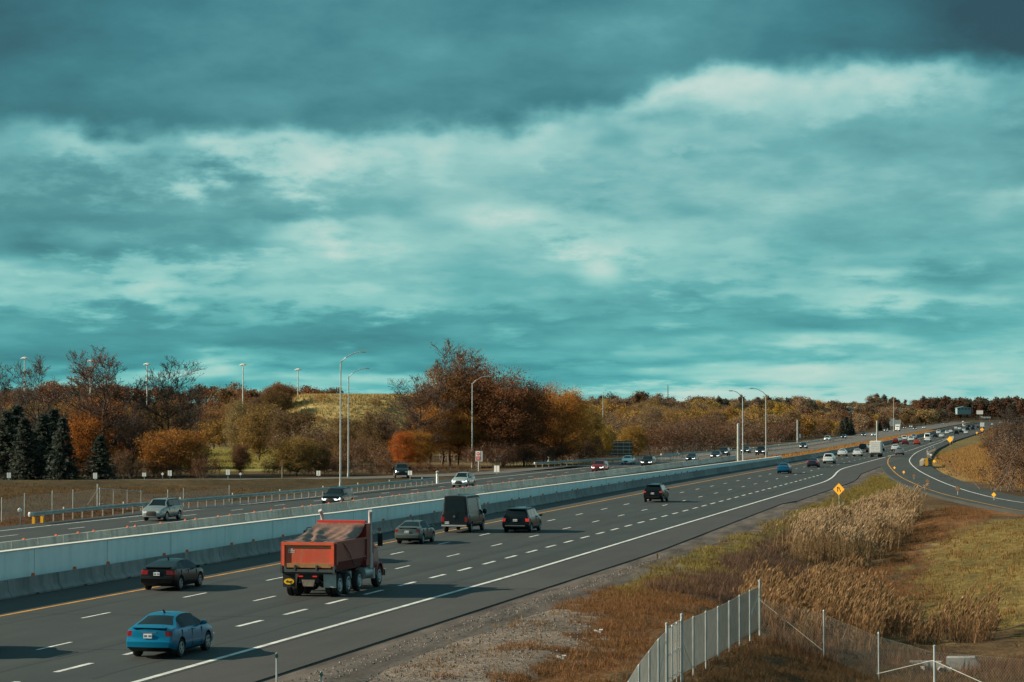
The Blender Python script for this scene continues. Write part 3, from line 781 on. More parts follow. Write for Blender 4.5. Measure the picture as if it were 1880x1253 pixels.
LOD_SKIP = {'bumper_seam', 'mirror', 'front_plate', 'licence_plate', 'antenna', 'door_handle', 'badge', 'rim', 'spoiler', 'trunk_bar', 'door_seam', 'roof_rail', 'bumper_trim'}
def put(kind, u, v, col, label, front=False, group=None, lit=True, small=False, scale=1.0, pos=None, head=None):
    x, y = pos if pos else U(u, v)
    f = (lambda q: opp(0, q)) if front else (lambda q: lane(-40, q))
    if head is None: head = -math.atan((f(y + 30) - f(y - 30)) / 60)
    h = head + (math.pi if front else 0)
    p = PROTO[kind]; L = SPECS[kind]['L'] * scale
    c = copy_tree(p, None, LOD_SKIP if small else ())
    c.location = (x - math.sin(head) * L / 2, y + math.cos(head) * L / 2, .004); c.rotation_euler = (0, 0, h); c.scale = (scale,) * 3
    for ch in KIDS[c.name]:
        ch.color = (*col, 1)
        n = ch.name.split('.')[0]
        if lit and front and n == 'headlight' and len(ch.material_slots): ch.material_slots[0].link = 'OBJECT'; ch.material_slots[0].material = M['lamplit']
        if not front and lit == 'brake' and n == 'taillight': ch.material_slots[0].link = 'OBJECT'; ch.material_slots[0].material = M['redlit']
    nm = {'coupe': 'hatchback', 'suv': 'suv', 'cargo_van': 'van'}.get(kind, kind).replace('_', ' ')
    tag(c, label, nm, group or ('oncoming cars on the far carriageway' if front else 'cars driving away on the near carriageway'))
    return c
BLK = (.005, .006, .007); DRK = (.013, .017, .021); WHT = (.72, .75, .76); SIL = (.36, .40, .41); RED = (.20, .012, .012); BLU = (.005, .16, .36); GRY = (.10, .125, .125)
put('sedan', 272, 1211, (.001, .17, .32), 'metallic blue sedan in the foreground lane nearest the white edge line')
put('coupe', 288, 1086, BLK, 'black hatchback in the lane beside the barrier, behind the red dump truck')
put('suv', 575, 1035, BLK, 'black suv mostly hidden behind the red dump truck', lit='brake', scale=1.1)
put('sedan', 747, 1000, (.095, .12, .117), 'grey green sedan just ahead of the red dump truck')
put('cargo_van', 834, 979, (.012, .014, .016), 'tall black van with dark rear windows beside the barrier')
put('minivan', 946, 979, BLK, 'black minivan with red tail lamps right of the tall black van', lit='brake')
put('suv', 1198, 923, BLK, 'black suv alone in the middle of the road ahead of the minivan', lit='brake')
put('sedan', 1437, 870, (.002, .11, .23), 'small distant blue sedan far down the near carriageway', small=True)
put('sedan', 1491, 858.5, (.03, .03, .05), 'dark sedan with a bright red tail lamp just ahead of the distant blue sedan', lit='brake', small=True)
put('suv', 1520.5, 852, WHT, 'white suv just ahead of the dark sedan with red lamps', small=True)
put('sedan', 1545.5, 838.5, WHT, 'white sedan in the lane by the low barrier, left of another white sedan', small=True)
put('sedan', 1573.5, 838.5, WHT, 'white sedan directly left of the white box truck', small=True)
put('pickup_truck', 1583, 831, BLK, 'black pickup truck beyond the white sedans, by the barrier', small=True)
put('sedan', 1597, 827, SIL, 'silver sedan partly hidden behind the left side of the white box truck', small=True)
put('box_truck', 1607, 839.5, WHT, 'white box truck with a tall square cargo box', small=True, scale=.93)
put('suv', 1615, 829, DRK, 'dark suv peeking out beyond the right side of the white box truck', small=True)
put('sedan', 1643, 828.5, WHT, 'white sedan at the gore, just behind the grey car on the ramp', small=True)
put('sedan', 1651, 836, (.2, .21, .22), 'grey sedan leaving the on-ramp at the gore', small=True, head=.03)
gp = 'distant traffic driving away beyond the box truck'
for k, u, v, c, lb in (('sedan', 1644, 814.8, RED, 'red sedan at the left end of the cluster beyond the box truck'), ('sedan', 1651.5, 811.5, SIL, 'pale sedan right behind the leftmost red sedan of the cluster'),
    ('suv', 1660, 810, WHT, 'white suv in the cluster, above the dark red sedan'), ('sedan', 1661.5, 816.5, (.16, .02, .02), 'dark red sedan in the middle of the cluster'), ('suv', 1672, 811.5, WHT, 'white suv left of the orange red car'),
    ('suv', 1677.5, 807, SIL, 'silver suv above the orange red car'), ('sedan', 1683, 817, (.5, .06, .02), 'orange red sedan at the right end of the cluster'), ('cargo_van', 1702.5, 811.5, (.8, .82, .82), 'white van standing out alone beyond the cluster'),
    ('sedan', 1717, 803.5, DRK, 'dark sedan just right of the lone white van'), ('suv', 1723, 797.5, WHT, 'white suv beyond the dark sedan right of the white van'), ('sedan', 1728.5, 804, WHT, 'white sedan nearest the yellow diamond by the on-ramp'),
    ('suv', 1739, 798, WHT, 'larger white suv left of the far black suv'), ('sedan', 1745.5, 795, WHT, 'white sedan close behind the larger white suv'), ('sedan', 1747.5, 791, RED, 'red sedan far off among the white cars'),
    ('sedan', 1755, 788.5, WHT, 'white sedan beyond the far red sedan'), ('suv', 1756, 798, BLK, 'far black suv in the lane near the on-ramp'), ('sedan', 1761.5, 789.8, WHT, 'white sedan ahead of the far black suv'),
    ('sedan', 1764, 795, DRK, 'dark sedan right of the far black suv'), ('sedan', 1769, 793, WHT, 'white sedan right of the far dark sedan'), ('sedan', 1773.5, 797.5, WHT, 'small white car nearest the edge line far away'),
    ('cargo_van', 1770, 784.5, (.62, .58, .48), 'cream van in the far queue'), ('suv', 1779, 785, DRK, 'dark suv between the cream van and the far green truck'), ('suv', 1776.5, 790.5, BLK, 'black suv in front of the cream van'),
    ('suv', 1786, 790, BLK, 'black suv left of the far pickup'), ('sedan', 1787, 784.5, BLK, 'black sedan beyond the far black suvs'), ('pickup_truck', 1795.5, 789, (.05, .06, .06), 'dark pickup beside the far yellow diamond'),
    ('box_truck', 1803.5, 787, (.03, .06, .05), 'tall truck at the far end of the queue'), ('sedan', 1821.5, 781, WHT, 'white sedan alone at the far bend'), ('box_truck', 1851, 779, WHT, 'white truck at the very end of the road'), ('sedan', 1857, 779, WHT, 'white sedan beside the white truck at the very end of the road'),
    ('sedan', 1836, 777.5, SIL, 'silver speck of a car near the end of the road')):
    put(k, u, v, c, lb, group=gp, small=True)
# oncoming
put('suv', 278, 957.5, (.22, .27, .28), 'silver crossover suv near the left end of the guard rail', True, lit=False)
put('suv', 606, 932, BLK, 'black suv half hidden behind the far concrete barrier', True)
put('suv', 842, 896, (.34, .41, .41), 'silver white suv with bright headlamps below the no entry sign', True)
put('suv', 1096, 868, RED, 'dark red suv with lit headlamps', True)
put('sedan', 1149, 853.5, (.66, .74, .75), 'white sedan by the far guard rail', True, lit=False)
put('suv', 1186, 857.5, BLK, 'black suv right of the oncoming white sedan', True)
put('pickup_truck', 738, 878, (.02, .032, .038), 'dark pickup truck on the off-ramp behind the guard rail', True, lit=False, head=.30)
op = 'distant oncoming cars'
for k, u, v, c, lb in (('sedan', 1267, 848.5, BLK, 'black sedan alone on the oncoming side, left of the paired dark cars'), ('sedan', 1312, 843, BLK, 'black sedan in front of a dark suv left of the thick median post'), ('suv', 1327, 837.5, DRK, 'dark suv close behind the black sedan left of the thick median post'),
    ('sedan', 1367, 832.5, DRK, 'dark sedan seen between the thick median post and the lamps'), ('pickup_truck', 1395, 836.5, BLK, 'black pickup beside the rightmost tall lamp'), ('sedan', 1474, 824, BLK, 'black sedan where the orange median grass begins'), ('suv', 1518, 810.5, (.4, .45, .45), 'silver suv near the far small signs'),
    ('sedan', 1548, 805.5, BLK, 'black sedan just ahead of the silver suv by the small signs'), ('sedan', 1585, 801.5, DRK, 'dark sedan left of the pale far sedan'), ('sedan', 1603.5, 801.5, SIL, 'pale sedan beside the far thin post'), ('suv', 1626, 793, (.03, .05, .09), 'dark blue suv left of the white sign boards'),
    ('box_truck', 1647.5, 792, (.25, .03, .03), 'oncoming truck below the white sign boards'), ('sedan', 1661, 787.5, BLK, 'black sedan right of the oncoming truck'), ('suv', 1672, 785.5, WHT, 'white suv far off on the oncoming side'), ('sedan', 1679.5, 789.5, BLK, 'black sedan below the far oncoming white suv'),
    ('sedan', 1696, 787, SIL, 'silver sedan at the end of the orange median'), ('sedan', 1731, 779.5, DRK, 'dark sedan near the far bend on the oncoming side'), ('sedan', 1768, 776, WHT, 'white sedan in the far bend on the oncoming side')):
    put(k, u, v, c, lb, True, op, small=True)
_f = U(3, 1188); put('suv', 0, 0, BLK, 'black car cut off by the left edge, only its nose in view', pos=(_f[0] - .84, _f[1] - 4.72))
for p in PROTO.values():
    kill(p)

# ------------------------------------------------------------------ dump truck
def dump_truck():
    def worn(name, c1, c2, c3, s):
        m, nt, b = nodes_of(name); f = rng(nt, noise(nt, s, 6, .65, 'obj'), .42, .62); g = rng(nt, noise(nt, s * 3, 5, .7, 'obj', (1, 1, .35)), .5, .7)
        nt.links.new(mixc(nt, math_n(nt, 'MULTIPLY', g, .7), mixc(nt, f, c1, c2), c3), b.inputs['Base Color']); b.inputs['Roughness'].default_value = .5; b.inputs['Coat Weight'].default_value = .15; return m
    red = worn('truck_red', (.30, .028, .02), (.24, .026, .022), (.17, .045, .04), 1.2); side = worn('dusty_red', (.24, .042, .036), (.19, .045, .04), (.22, .085, .07), 1.0)
    gate = worn('dusty_orange', (.56, .075, .035), (.46, .105, .055), (.42, .19, .10), .8); ochre = worn('ochre_dirt', (.40, .20, .07), (.28, .15, .06), (.2, .12, .07), 1.4)
    bright = worn('bright_red', (.58, .03, .018), (.5, .028, .018), (.4, .05, .03), 2.)
    edge = worn('orange_frame', (.78, .10, .04), (.6, .09, .035), (.45, .15, .07), 2.)
    tarpm = worn('canvas', (.20, .105, .072), (.10, .055, .042), (.27, .165, .115), 1.8); blk = M['trim']
    t = empty('dump_truck')
    tag(t, 'red dump truck with an orange tailgate and tarpaulin over its load', 'dump truck')
    W = 1.27
    b = MB()                       # tub
    for sd in (1, -1):
        b.prism([(sd * W, 1.62), (sd * W, 2.52), (sd * (W - .08), 2.52), (sd * (W - .08), 1.62)], .05, 5.25, 0)
        b.prism([(sd * W, 1.62), (sd * (W - .08), 1.62), (sd * .86, 1.18), (sd * .98, 1.14)], .05, 5.25, 0)
        for y in (.14, 5.16): b.box((sd * (W + .03), y, 2.0), (.10, .2, 1.02), 0)
        b.box((sd * (W + .02), 2.65, 2.50), (.10, 5.1, .10), 0)
        b.box((sd * (W + .015), 2.65, 1.63), (.08, 5.1, .05), 0)
    b.box((0, 2.65, 1.16), (1.9, 5.2, .08), 0)
    b.build('dump_body', side, t, loc=None)
    b = MB(); b.box((0, 5.62, 2.16), (2.5, .7, 2.0), 0); b.build('headboard', red, t)
    b = MB(); b.box((0, 5.36, 3.255), (2.40, .34, .13), 0); b.build('headboard_cap', bright, t)
    # tailgate
    b = MB(); b.box((0, .0, 1.92), (2.22, .06, .98), 0); g = b.build('tailgate', gate, t)
    b = MB(); b.box((0, -.05, 2.46), (2.5, .12, .13), 0)
    for sd in (1, -1): b.box((sd * 1.19, -.05, 1.92), (.13, .11, 1.0), 0)
    b.build('tailgate_frame', edge, g)
    b = MB(); b.box((0, -.045, 1.46), (2.2, .07, .20), 0); b.box((0, -.035, 2.33), (2.2, .05, .09), 0); b.build('tailgate_lip', ochre, g)
    b = MB()
    for r_, (y, n, w) in enumerate(((2.20, 4, .035), (2.13, 6, .03), (2.06, 6, .03))):
        for k in range(n): b.box((-.95 + k * .055 + (r_ == 0) * .03, -.035, y), (.04, .012, w), 0)
    b.build('lettering', M['white'], g)
    b = MB(); b.box((0, -.02, 1.22), (2.62, .22, .13), 0)
    for x in (-.62, .42): b.box((x, -.1, 1.36), (.07, .1, .24), 0)
    for sd in (1, -1): b.box((sd * 1.26, -.02, 1.28), (.10, .26, .36), 0)
    b.box((0, .1, 1.12), (2.5, .1, .12), 0)
    b.build('rear_beam', M['darksign'], t)
    # tarpaulin: dips between its folds from the headboard to the tail
    nx, ny = 46, 50; V = []; Fc = []
    for i in range(ny + 1):
        fy = i / ny; y = .1 + 5.15 * fy
        for j in range(nx + 1):
            x = -1 + 2 * j / nx
            zb = 2.52 + .70 * fy ** 1.7
            fold = (.068 * math.sin(7 * x + 5.5 * fy + 2.2 * math.sin(3.3 * x + 4 * fy)) + .040 * math.sin(13 * x - 11 * fy + 1.7 * math.sin(6 * fy)) + .018 * math.sin(19 * fy + 5 * x)) * math.sin(math.pi * min(1, .08 + fy * .95))
            sag = -.16 * (1 - x * x) * math.sin(math.pi * fy)
            edge_drop = -(max(0, x - .62) / .38) ** 2 * (zb - 2.5) * (1 - fy ** 5)
            V.append((x * 1.19, y, zb + fold * (1 - abs(x) ** 6) + sag + edge_drop))
    for i in range(ny):
        for j in range(nx): q = i * (nx + 1) + j; Fc.append((q, q + 1, q + nx + 2, q + nx + 1))
    o = np_mesh('tarpaulin', V, Fc, tarpm, True, t)
    # cab, bonnet, wings
    b = MB(); b.prism([(6.0, .95), (6.0, 2.75), (6.25, 2.88), (7.0, 2.85), (7.25, 2.05), (7.25, .95)], -1.05, 1.05, 0, 'x'); cab = b.build('cab', red, t)
    b = MB(); b.prism([(-.82, 1.0), (-.78, 1.75), (-.6, 1.95), (.6, 1.95), (.78, 1.75), (.82, 1.0)], 7.2, 8.95, 0); b.build('bonnet', red, cab)
    b = MB()
    for sd in (1, -1):
        pr = []
        for k in range(13): a = math.pi * (k / 12) * 1.0; pr.append((7.6 - .68 * math.cos(a), .62 + .62 * math.sin(a)))
        for k in range(13): a = math.pi * (1 - k / 12); pr.append((7.6 - .58 * math.cos(a), .6 + .55 * math.sin(a)))
        b.prism(pr, sd * .78, sd * 1.27, 0, 'x')
    b.build('wing', red, cab)
    b = MB()
    for sd in (1, -1): b.box((sd * 1.055, 6.65, 2.42), (.02, .62, .6), 0)
    b.build('side_window', M['glass'], cab)
    b = MB(); b.box((0, 7.16, 2.45), (1.8, .03, .6), 0, Matrix.Rotation(.28, 3, 'X')); b.build('windshield', M['glass'], cab)
    b = MB(); b.box((0, 8.98, 1.42), (1.2, .06, .8), 0); b.box((0, 9.05, .62), (2.3, .25, .32), 0); b.build('front_bumper', M['chrome'], t)
    for sd in (1, -1):
        b = MB(); b.tube([(sd * 1.05, 7.0, 2.75), (sd * 1.42, 7.08, 2.72), (sd * 1.42, 7.08, 1.95), (sd * 1.05, 7.0, 1.9)], .018, 6, 1); b.box((sd * 1.43, 7.05, 2.32), (.24, .08, .62), 0); b.lathe([(.10, -.03), (.10, .03)], 14, 0, 'y', (sd * 1.38, 7.08, 2.82)); b.build('mirror', [blk, M['chrome']], cab)
        b = MB(); b.tube([(sd * 1.2, 6.08, 1.0), (sd * 1.2, 6.08, 1.5)], .06, 12); b.tube([(sd * 1.2, 6.08, 1.5), (sd * 1.2, 6.08, 2.9)], .105, 14); b.tube([(sd * 1.2, 6.08, 2.9), (sd * 1.2, 6.08, 3.35), (sd * 1.22, 6.02, 3.55), (sd * 1.27, 5.86, 3.76)], [.085, .085, .09, .095], 14); b.build('exhaust_stack', M['rim'], t)
        b = MB(); b.tube([(sd * .95, 5.2, .78), (sd * .95, 6.5, .78)], .30, 18); b.box((sd * 1.05, 6.65, .72), (.4, .26, .5), 0); b.build('fuel_tank', M['galv'], t)
        b = MB(); b.box((sd * 1.2, 6.3, 1.35), (.1, .34, .7), 0); b.build('air_cleaner', M['galv'], t)
        for y in (.95, 2.3): wheel(.52, .27, t, (sd * 1.10, y, .52), sd < 0, True, True)
        wheel(.50, .28, t, (sd * 1.10, 4.15, .52), sd < 0, False, True); wheel(.53, .30, t, (sd * 1.08, 7.6, .53), sd < 0, False, True)
        b = MB(); b.tube([(sd * 1.05, 3.25, .82), (sd * .6, 3.25, .82)], .22, 14); b.build('air_tank', M['galv'], t)
        b = MB(); b.box((sd * .98, .18, .78), (.60, .03, .68), 0, Matrix.Rotation(.06, 3, 'X')); fl = b.build('mudflap', [blk if sd < 0 else M['signback']], t)
        if sd < 0:
            b = MB(); n = 28; b.prism([(-.98 + .245 * math.cos(k * 2 * math.pi / n), .70 + .135 * math.sin(k * 2 * math.pi / n)) for k in range(n)], .135, .145); b.build('oval_sign', mat('sticker_yellow', (.85, .5, .01), .5), fl)
            cu = bpy.data.curves.new('oval_lettering', 'FONT'); cu.body = 'dogi'; cu.size = .17; cu.extrude = .004; cu.align_x = 'CENTER'; cu.align_y = 'CENTER'
            to = bpy.data.objects.new('tmp', cu); COL.objects.link(to); dg = bpy.context.evaluated_depsgraph_get(); dg.update()
            lm = bpy.data.meshes.new_from_object(to.evaluated_get(dg)); bpy.data.objects.remove(to)
            lm.materials.clear(); lm.materials.append(M['black']); lo = bpy.data.objects.new('oval_lettering', lm); lo.location = (-.98, .128, .70); lo.rotation_euler = (R(90), 0, 0); link(lo, fl); reg(lo, fl)
    b = MB(); 
    for sd in (1, -1): b.box((sd * .42, 4.3, .95), (.1, 8.4, .28), 0)
    for y in (.95, 2.3, 4.15, 7.6): b.box((0, y, .52), (1.9, .16, .16), 0); b.lathe([(.12, -.2), (.24, 0), (.12, .2)], 12, 0, 'y', (0, y, .52))
    b.box((0, .12, .9), (.95, .1, .5), 0); b.build('chassis', blk, t)
    b = MB(); b.prism([(-.32, .80), (.32, .80), (.24, .50), (-.24, .50)], -.02, .05); b.build('hitch_plate', worn('dull_steel', (.22, .19, .16), (.15, .13, .11), (.1, .09, .08), 3), t)
    for x in (-.38, .30): b = MB(); b.box((x + .02, -.02, .96), (.20, .06, .055), 0); b.build('taillight', M['redlit'], t)
    b = MB(); b.tube([(1.26, 1.2, 2.5), (1.33, 2.2, 1.9), (1.29, 3.0, 1.3)], .018, 6); b.build('tarp_arm', blk, t)
    for z in (2.3, 2.1, 1.9): b = MB(); b.box((1.33, .06, z), (.03, .05, .05), 0); b.build('marker_lamp', M['signred'], t)
    x, y = U(566, 1097); t.location = (x, y, .004)
dump_truck()
# ------------------------------------------------------------------ concrete barriers and the median wall
def concrete(name, c1, c2, streak=.55):
    m, nt, b = nodes_of(name)
    f = rng(nt, noise(nt, .8, 5, .65), .36, .64); s = rng(nt, noise(nt, 1.0, 4, .7, 'pos', (1.2, 1.2, .12)), .44, .68, 0, streak)
    oi = N(nt, 'ShaderNodeObjectInfo'); v = rng(nt, oi.outputs['Random'], 0, 1, .82, 1.18)
    c = mixc(nt, s, mixc(nt, f, c1, c2), tuple(q * .38 for q in c2))
    sc = N(nt, 'ShaderNodeVectorMath', operation='SCALE'); nt.links.new(c, sc.inputs[0]); nt.links.new(v, sc.inputs['Scale'])
    nt.links.new(sc.outputs[0], b.inputs['Base Color']); b.inputs['Roughness'].default_value = .85
    return m
M['conc'] = concrete('barrier_concrete', (.30, .305, .30), (.23, .235, .23))
M['conc2'] = concrete('pale_barrier_concrete', (.50, .50, .46), (.40, .41, .38))
M['wall'] = concrete('new_wall_concrete', (.84, .98, .97), (.76, .92, .91), .16)
M['cap'] = mat('wall_cap', (.62, .62, .58), .7, 0, .1, 2)
JER = [(-.30, 0), (-.30, .08), (-.13, .33), (-.085, .82), (.085, .82), (.13, .33), (.30, .08), (.30, 0)]
def barrier_proto(name, ln, material):
    b = MB(); g = .035
    b.prism(JER, g, ln - g, 0)
    o = b.build(name, [material], None, 30); o2 = MB()
    o2.box((0, ln * .5, .02), (.64, .35, .07), 0); o2.build('lifting_slot', M['black'], o)
    return o
def reflector(parent, y, h=.14):
    b = MB(); b.box((0, y, .82 + h / 2), (.15, .15, h), 0, taper=.8); return b.build('reflector', M['orange'], parent)
def row_of(name, ln, y0, y1, fx, z, material, label, group, refl_until, every):
    p = barrier_proto(name, ln, material); n = int((y1 - y0) / ln); rf = reflector(p, .5, .14 if ln > 5 else .10)
    for i in range(n):
        y = y0 + i * ln
        c = p.copy(); COL.objects.link(c); c.location = (fx(y), y, z); c.rotation_euler = (0, 0, -math.atan((fx(y + ln) - fx(y)) / ln))
        for ch in KIDS[p.name]:
            if ch.name.startswith('reflector') and (y > refl_until): continue
            if ch.name.startswith('lifting') and y > 320: continue
            k = ch.copy(); COL.objects.link(k); k.parent = c
            if ch.name.startswith('reflector'): k.location = (0, random.uniform(0, ln - 1), 0)
        tag(c, label, 'barrier', group)
    kill(p)
    return y0 + n * ln
yE = row_of('concrete_barrier', 5.8, 84, 640, lambda y: lane(X_BAR - .30, y), 0, M['conc'], 'grey concrete barrier segment with an orange reflector along the yellow line', 'near row of concrete barrier segments', 330, 1)
oE = row_of('concrete_barrier', 3.9, 128, 470, lambda y: opp(-62.7, y), 0, M['conc2'], 'pale concrete barrier segment along the oncoming carriageway, behind the median wall', 'far row of concrete barrier segments', 300, 1)
def long_wall(name, fx, ys, prof, material, label, cat):
    V = []; Fc = []; n = len(prof)
    for y in ys:
        for a, z in prof: V.append((fx(y) + a, y, z))
    for i in range(len(ys) - 1):
        for k in range(n - 1): b = i * n + k; Fc.append((b, b + 1, b + n + 1, b + n))
    tag(np_mesh(name, V, Fc, material), label, cat)
long_wall('concrete_barrier', lambda y: lane(X_BAR - .3, y), [yE + k * 20 for k in range(95)], JER, M['conc'], 'continuous grey barrier running on beside the distant highway', 'barrier')
def median_wall():
    hz = tab((60, 2.1), (117, 1.98), (168, 1.68), (305, 1.28), (420, 1.08), (450, 1.05))
    ys = list(range(60, 441, 8)); V = []; Fc = []; C = []; CF = []
    fx = lambda y: lane(-49.0, y)
    for y in ys:
        h = float(hz(y)); x = fx(y); V += [(x, y, -.2), (x, y, h), (x - .45, y, h), (x - .45, y, -.2)]
        C += [(x + .03, y, h), (x + .03, y, h + .05), (x - .48, y, h + .05), (x - .48, y, h)]
    for i in range(len(ys) - 1):
        for k in range(4): b = i * 4; Fc.append((b + k, b + (k + 1) % 4, b + 4 + (k + 1) % 4, b + 4 + k))
    e = (len(ys) - 1) * 4
    Fc2 = Fc + [(0, 1, 2, 3), (e + 3, e + 2, e + 1, e)]
    w = tag(np_mesh('median_wall', V, Fc2, M['wall']), 'long pale turquoise concrete wall with a white cap in the median', 'wall')
    np_mesh('wall_cap', C, Fc2, M['cap'], parent=w)
    b = MB()
    y = 66
    while y < 440: b.box((fx(y) + .004, y, float(hz(y)) / 2), (.012, .022, float(hz(y)) - .02), 0); y += 9.2
    b.build('wall_joint', mat('joint', (.22, .30, .30), .9), w)
median_wall()
# median: low soil strip with dry grass is part of the ground; bare gravel bed inside the barriers
strip('median_bed', lambda y: opp(-62.3, y), lambda y: lane(-49.2, y), [y for y in YS if 40 < y < 440], -.10, mat('median_gravel', (.2, .17, .14), .95, 0, .4, 1, 'pos'), 'gravel bed between the median wall and the far barrier', 'gravel')

# ------------------------------------------------------------------ guard rails
def guard_rail(pts, label, step=2.0, z=.72, posts=100, end=True):
    root = empty('guard_rail', (*pts[0], 0)); tag(root, label, 'guard rail')
    a = np.array(pts, float); t = np.concatenate([[0], np.cumsum(np.hypot(*np.diff(a, axis=0).T))]); L = t[-1]
    q = np.linspace(0, L, max(8, int(L / 4))); P = np.stack([np.interp(q, t, a[:, 0]), np.interp(q, t, a[:, 1])], -1) - a[0]
    prof = [(.0, -.16), (.07, -.12), (.07, -.06), (.0, -.01), (.0, .01), (.07, .06), (.07, .12), (.0, .16), (-.02, .16), (-.02, -.16)]
    V = []; Fc = []; n = len(prof)
    for i, p in enumerate(P):
        d = P[min(i + 1, len(P) - 1)] - P[max(i - 1, 0)]; d /= np.hypot(*d); nx, ny = d[1], -d[0]
        for w, h in prof: V.append((p[0] + nx * w, p[1] + ny * w, z + h))
    for i in range(len(P) - 1):
        for k in range(n): Fc.append((i * n + k, i * n + (k + 1) % n, (i + 1) * n + (k + 1) % n, (i + 1) * n + k))
    np_mesh('rail', V, Fc, M['rail'], parent=root)
    b = MB(); b.box((0, 0, .42), (.11, .15, .92)); pm = b.mesh('post', M['post'], 0)
    k = 0; s = .6
    while s < L and k < posts:
        o = bpy.data.objects.new('post', pm); x, y = np.interp(s, t, a[:, 0]) - a[0, 0], np.interp(s, t, a[:, 1]) - a[0, 1]
        o.location = (x - .10, y, -.02); link(o, root)
        if k % 6 == 3:
            b2 = MB(); b2.box((0, 0, .98), (.09, .05, .16)); b2.build('reflector', M['white'], root, loc=(x - .1, y, 0))
        s += step; k += 1
    if end:
        b = MB(); b.lathe([(.20, -.17), (.24, 0), (.20, .17)], 14, 0, 'z', (0, -.1, z)); b.build('rail_end', M['signback'], root)
    return root
g1 = guard_rail([U(58, 962), U(160, 951), U(300, 938), U(450, 924.5), U(600, 911), U(720, 898.5), U(797, 891.5)], 'long steel guard rail on wooden posts along the left of the oncoming lanes', 2.0)
b = MB(); 
for k in (0, 1): b.box((.05, .3 + k * 1.6, .2), (.22, .2, .62))
b.build('marker_post', M['yellow'], g1)
guard_rail([U(983, 859.5), U(1040, 856), U(1165, 848.5), U(1250, 843)], 'steel guard rail starting below the dark maples', 3.0)
guard_rail([U(1215, 842), U(1290, 837), U(1380, 830.5), U(1470, 820), U(1545, 808)], 'far guard rail running past the dark thicket', 4.0)
guard_rail([(-27.8, 474), (-29.3, 487), (-32, 530), (-33.6, 590)], 'short guard rail with a pale end terminal inside the on-ramp curve', 3.0)

# ------------------------------------------------------------------ lamps and poles
def lamp(u, v, top, arm, label, side=1, z0=0., d=None, pos=None):
    x, y = pos if pos else (at(u, d) if d else U(u, v))
    r = empty('street_lamp', (x, y, z0)); tag(r, label, 'street lamp', 'street lamps along the highway')
    b = MB(); b.tube([(0, 0, -.1), (0, 0, .5)], .16, 12); b.tube([(0, 0, .5), (0, 0, top)], [.115, .075], 12); b.build('pole', M['galv'], r)
    dx, dy = CYW * side, SY * side
    a = [(0, 0, top - .15), (dx * arm * .25, dy * arm * .25, top + .42), (dx * arm * .7, dy * arm * .7, top + .95), (dx * arm, dy * arm, top + 1.08)]
    b = MB(); b.tube(a, [.06, .055, .05, .045], 8); am = b.build('arm', M['galv'], r)
    b = MB(); q = Matrix.Rotation(math.atan2(dy, dx), 3, 'Z'); b.box((dx * (arm + .35), dy * (arm + .35), top + 1.10), (.85, .30, .14), 0, q, .75); b.box((dx * (arm + .38), dy * (arm + .38), top + 1.02), (.5, .22, .05), 1, q); b.build('lamp_head', [M['galv'], M['glass']], am)
lamp(625, 893, 14.6, 2.3, 'tallest grey street lamp, its arm reaching right, left of a second lamp')
lamp(639.5, 875, 13.5, 2.2, 'second street lamp standing just right of and behind the tallest one')
lamp(867, 858, 13.3, 2.1, 'street lamp in front of the dark maple clump')
lamp(1406, 838, 11.9, 2.2, 'rightmost street lamp with its arm reaching left', -1, pos=at(1406, 447))
lamp(1363.5, 844, 11.2, 1.6, 'street lamp beside the thick median post, arm reaching left', -1, pos=at(1363.5, 420))
def post(u, d, h, r, label):
    x, y = at(u, d); o = empty('steel_post', (x, y, float(min(T(x, y), 0)))); tag(o, label, 'post', 'thick bare posts beside the highway')
    b = MB(); b.tube([(0, 0, 0), (0, 0, h)], [r, r * .92], 14); b.build('shaft', M['pole'], o)
    b = MB(); b.lathe([(r * 1.7, 0), (r * 1.7, .35), (r * 1.2, .4)], 14, 0, 'z'); b.build('base_plate', M['pole'], o)
    b = MB(); b.lathe([(r * 1.02, h), (r * .5, h + .1)], 14, 0, 'z'); b.build('post_cap', M['pole'], o)
post(1008, 443, 6.9, .24, 'thick grey post in front of the orange maples')
post(1355.5, 442, 7.0, .28, 'thick pale post standing in the median by two street lamps')
post(1464, 735, 6.9, .27, 'thick pale post left of the small signs by the far thicket')
post(1610, 690, 6.8, .27, 'thick pale post rising above the white box truck')
for i, (u, vt, d, lb) in enumerate(((45, 657, 800, 'leftmost high mast light above the bare trees'), (166, 662, 860, 'high mast light half hidden in the pink leaved tree'), (270, 668, 800, 'high mast light between two bare trees'),
                               (446, 669, 820, 'high mast light over the red brown wood'), (547, 678, 900, 'high mast light left of the grassy mound'))):
    x, y = at(u, d); z = float(T(x, y)); zt = CAMH + (HZ - vt) / F * d
    r = empty('mast_light', (x, y, z)); tag(r, lb, 'mast light', 'high mast lights beyond the trees')
    b = MB(); b.tube([(0, 0, 0), (0, 0, zt - z)], [.28, .16], 8); b.build('mast', M['galv'], r)
    b = MB(); b.lathe([(.25, zt - z - .5), (.9, zt - z - .35), (.9, zt - z), (.2, zt - z + .2)], 12, 0, 'z')
    for k in range(6): a = k * math.pi / 3; b.box((math.cos(a) * 1.1, math.sin(a) * 1.1, zt - z - .25), (.4, .4, .3))
    b.build('light_ring', M['white'], r)

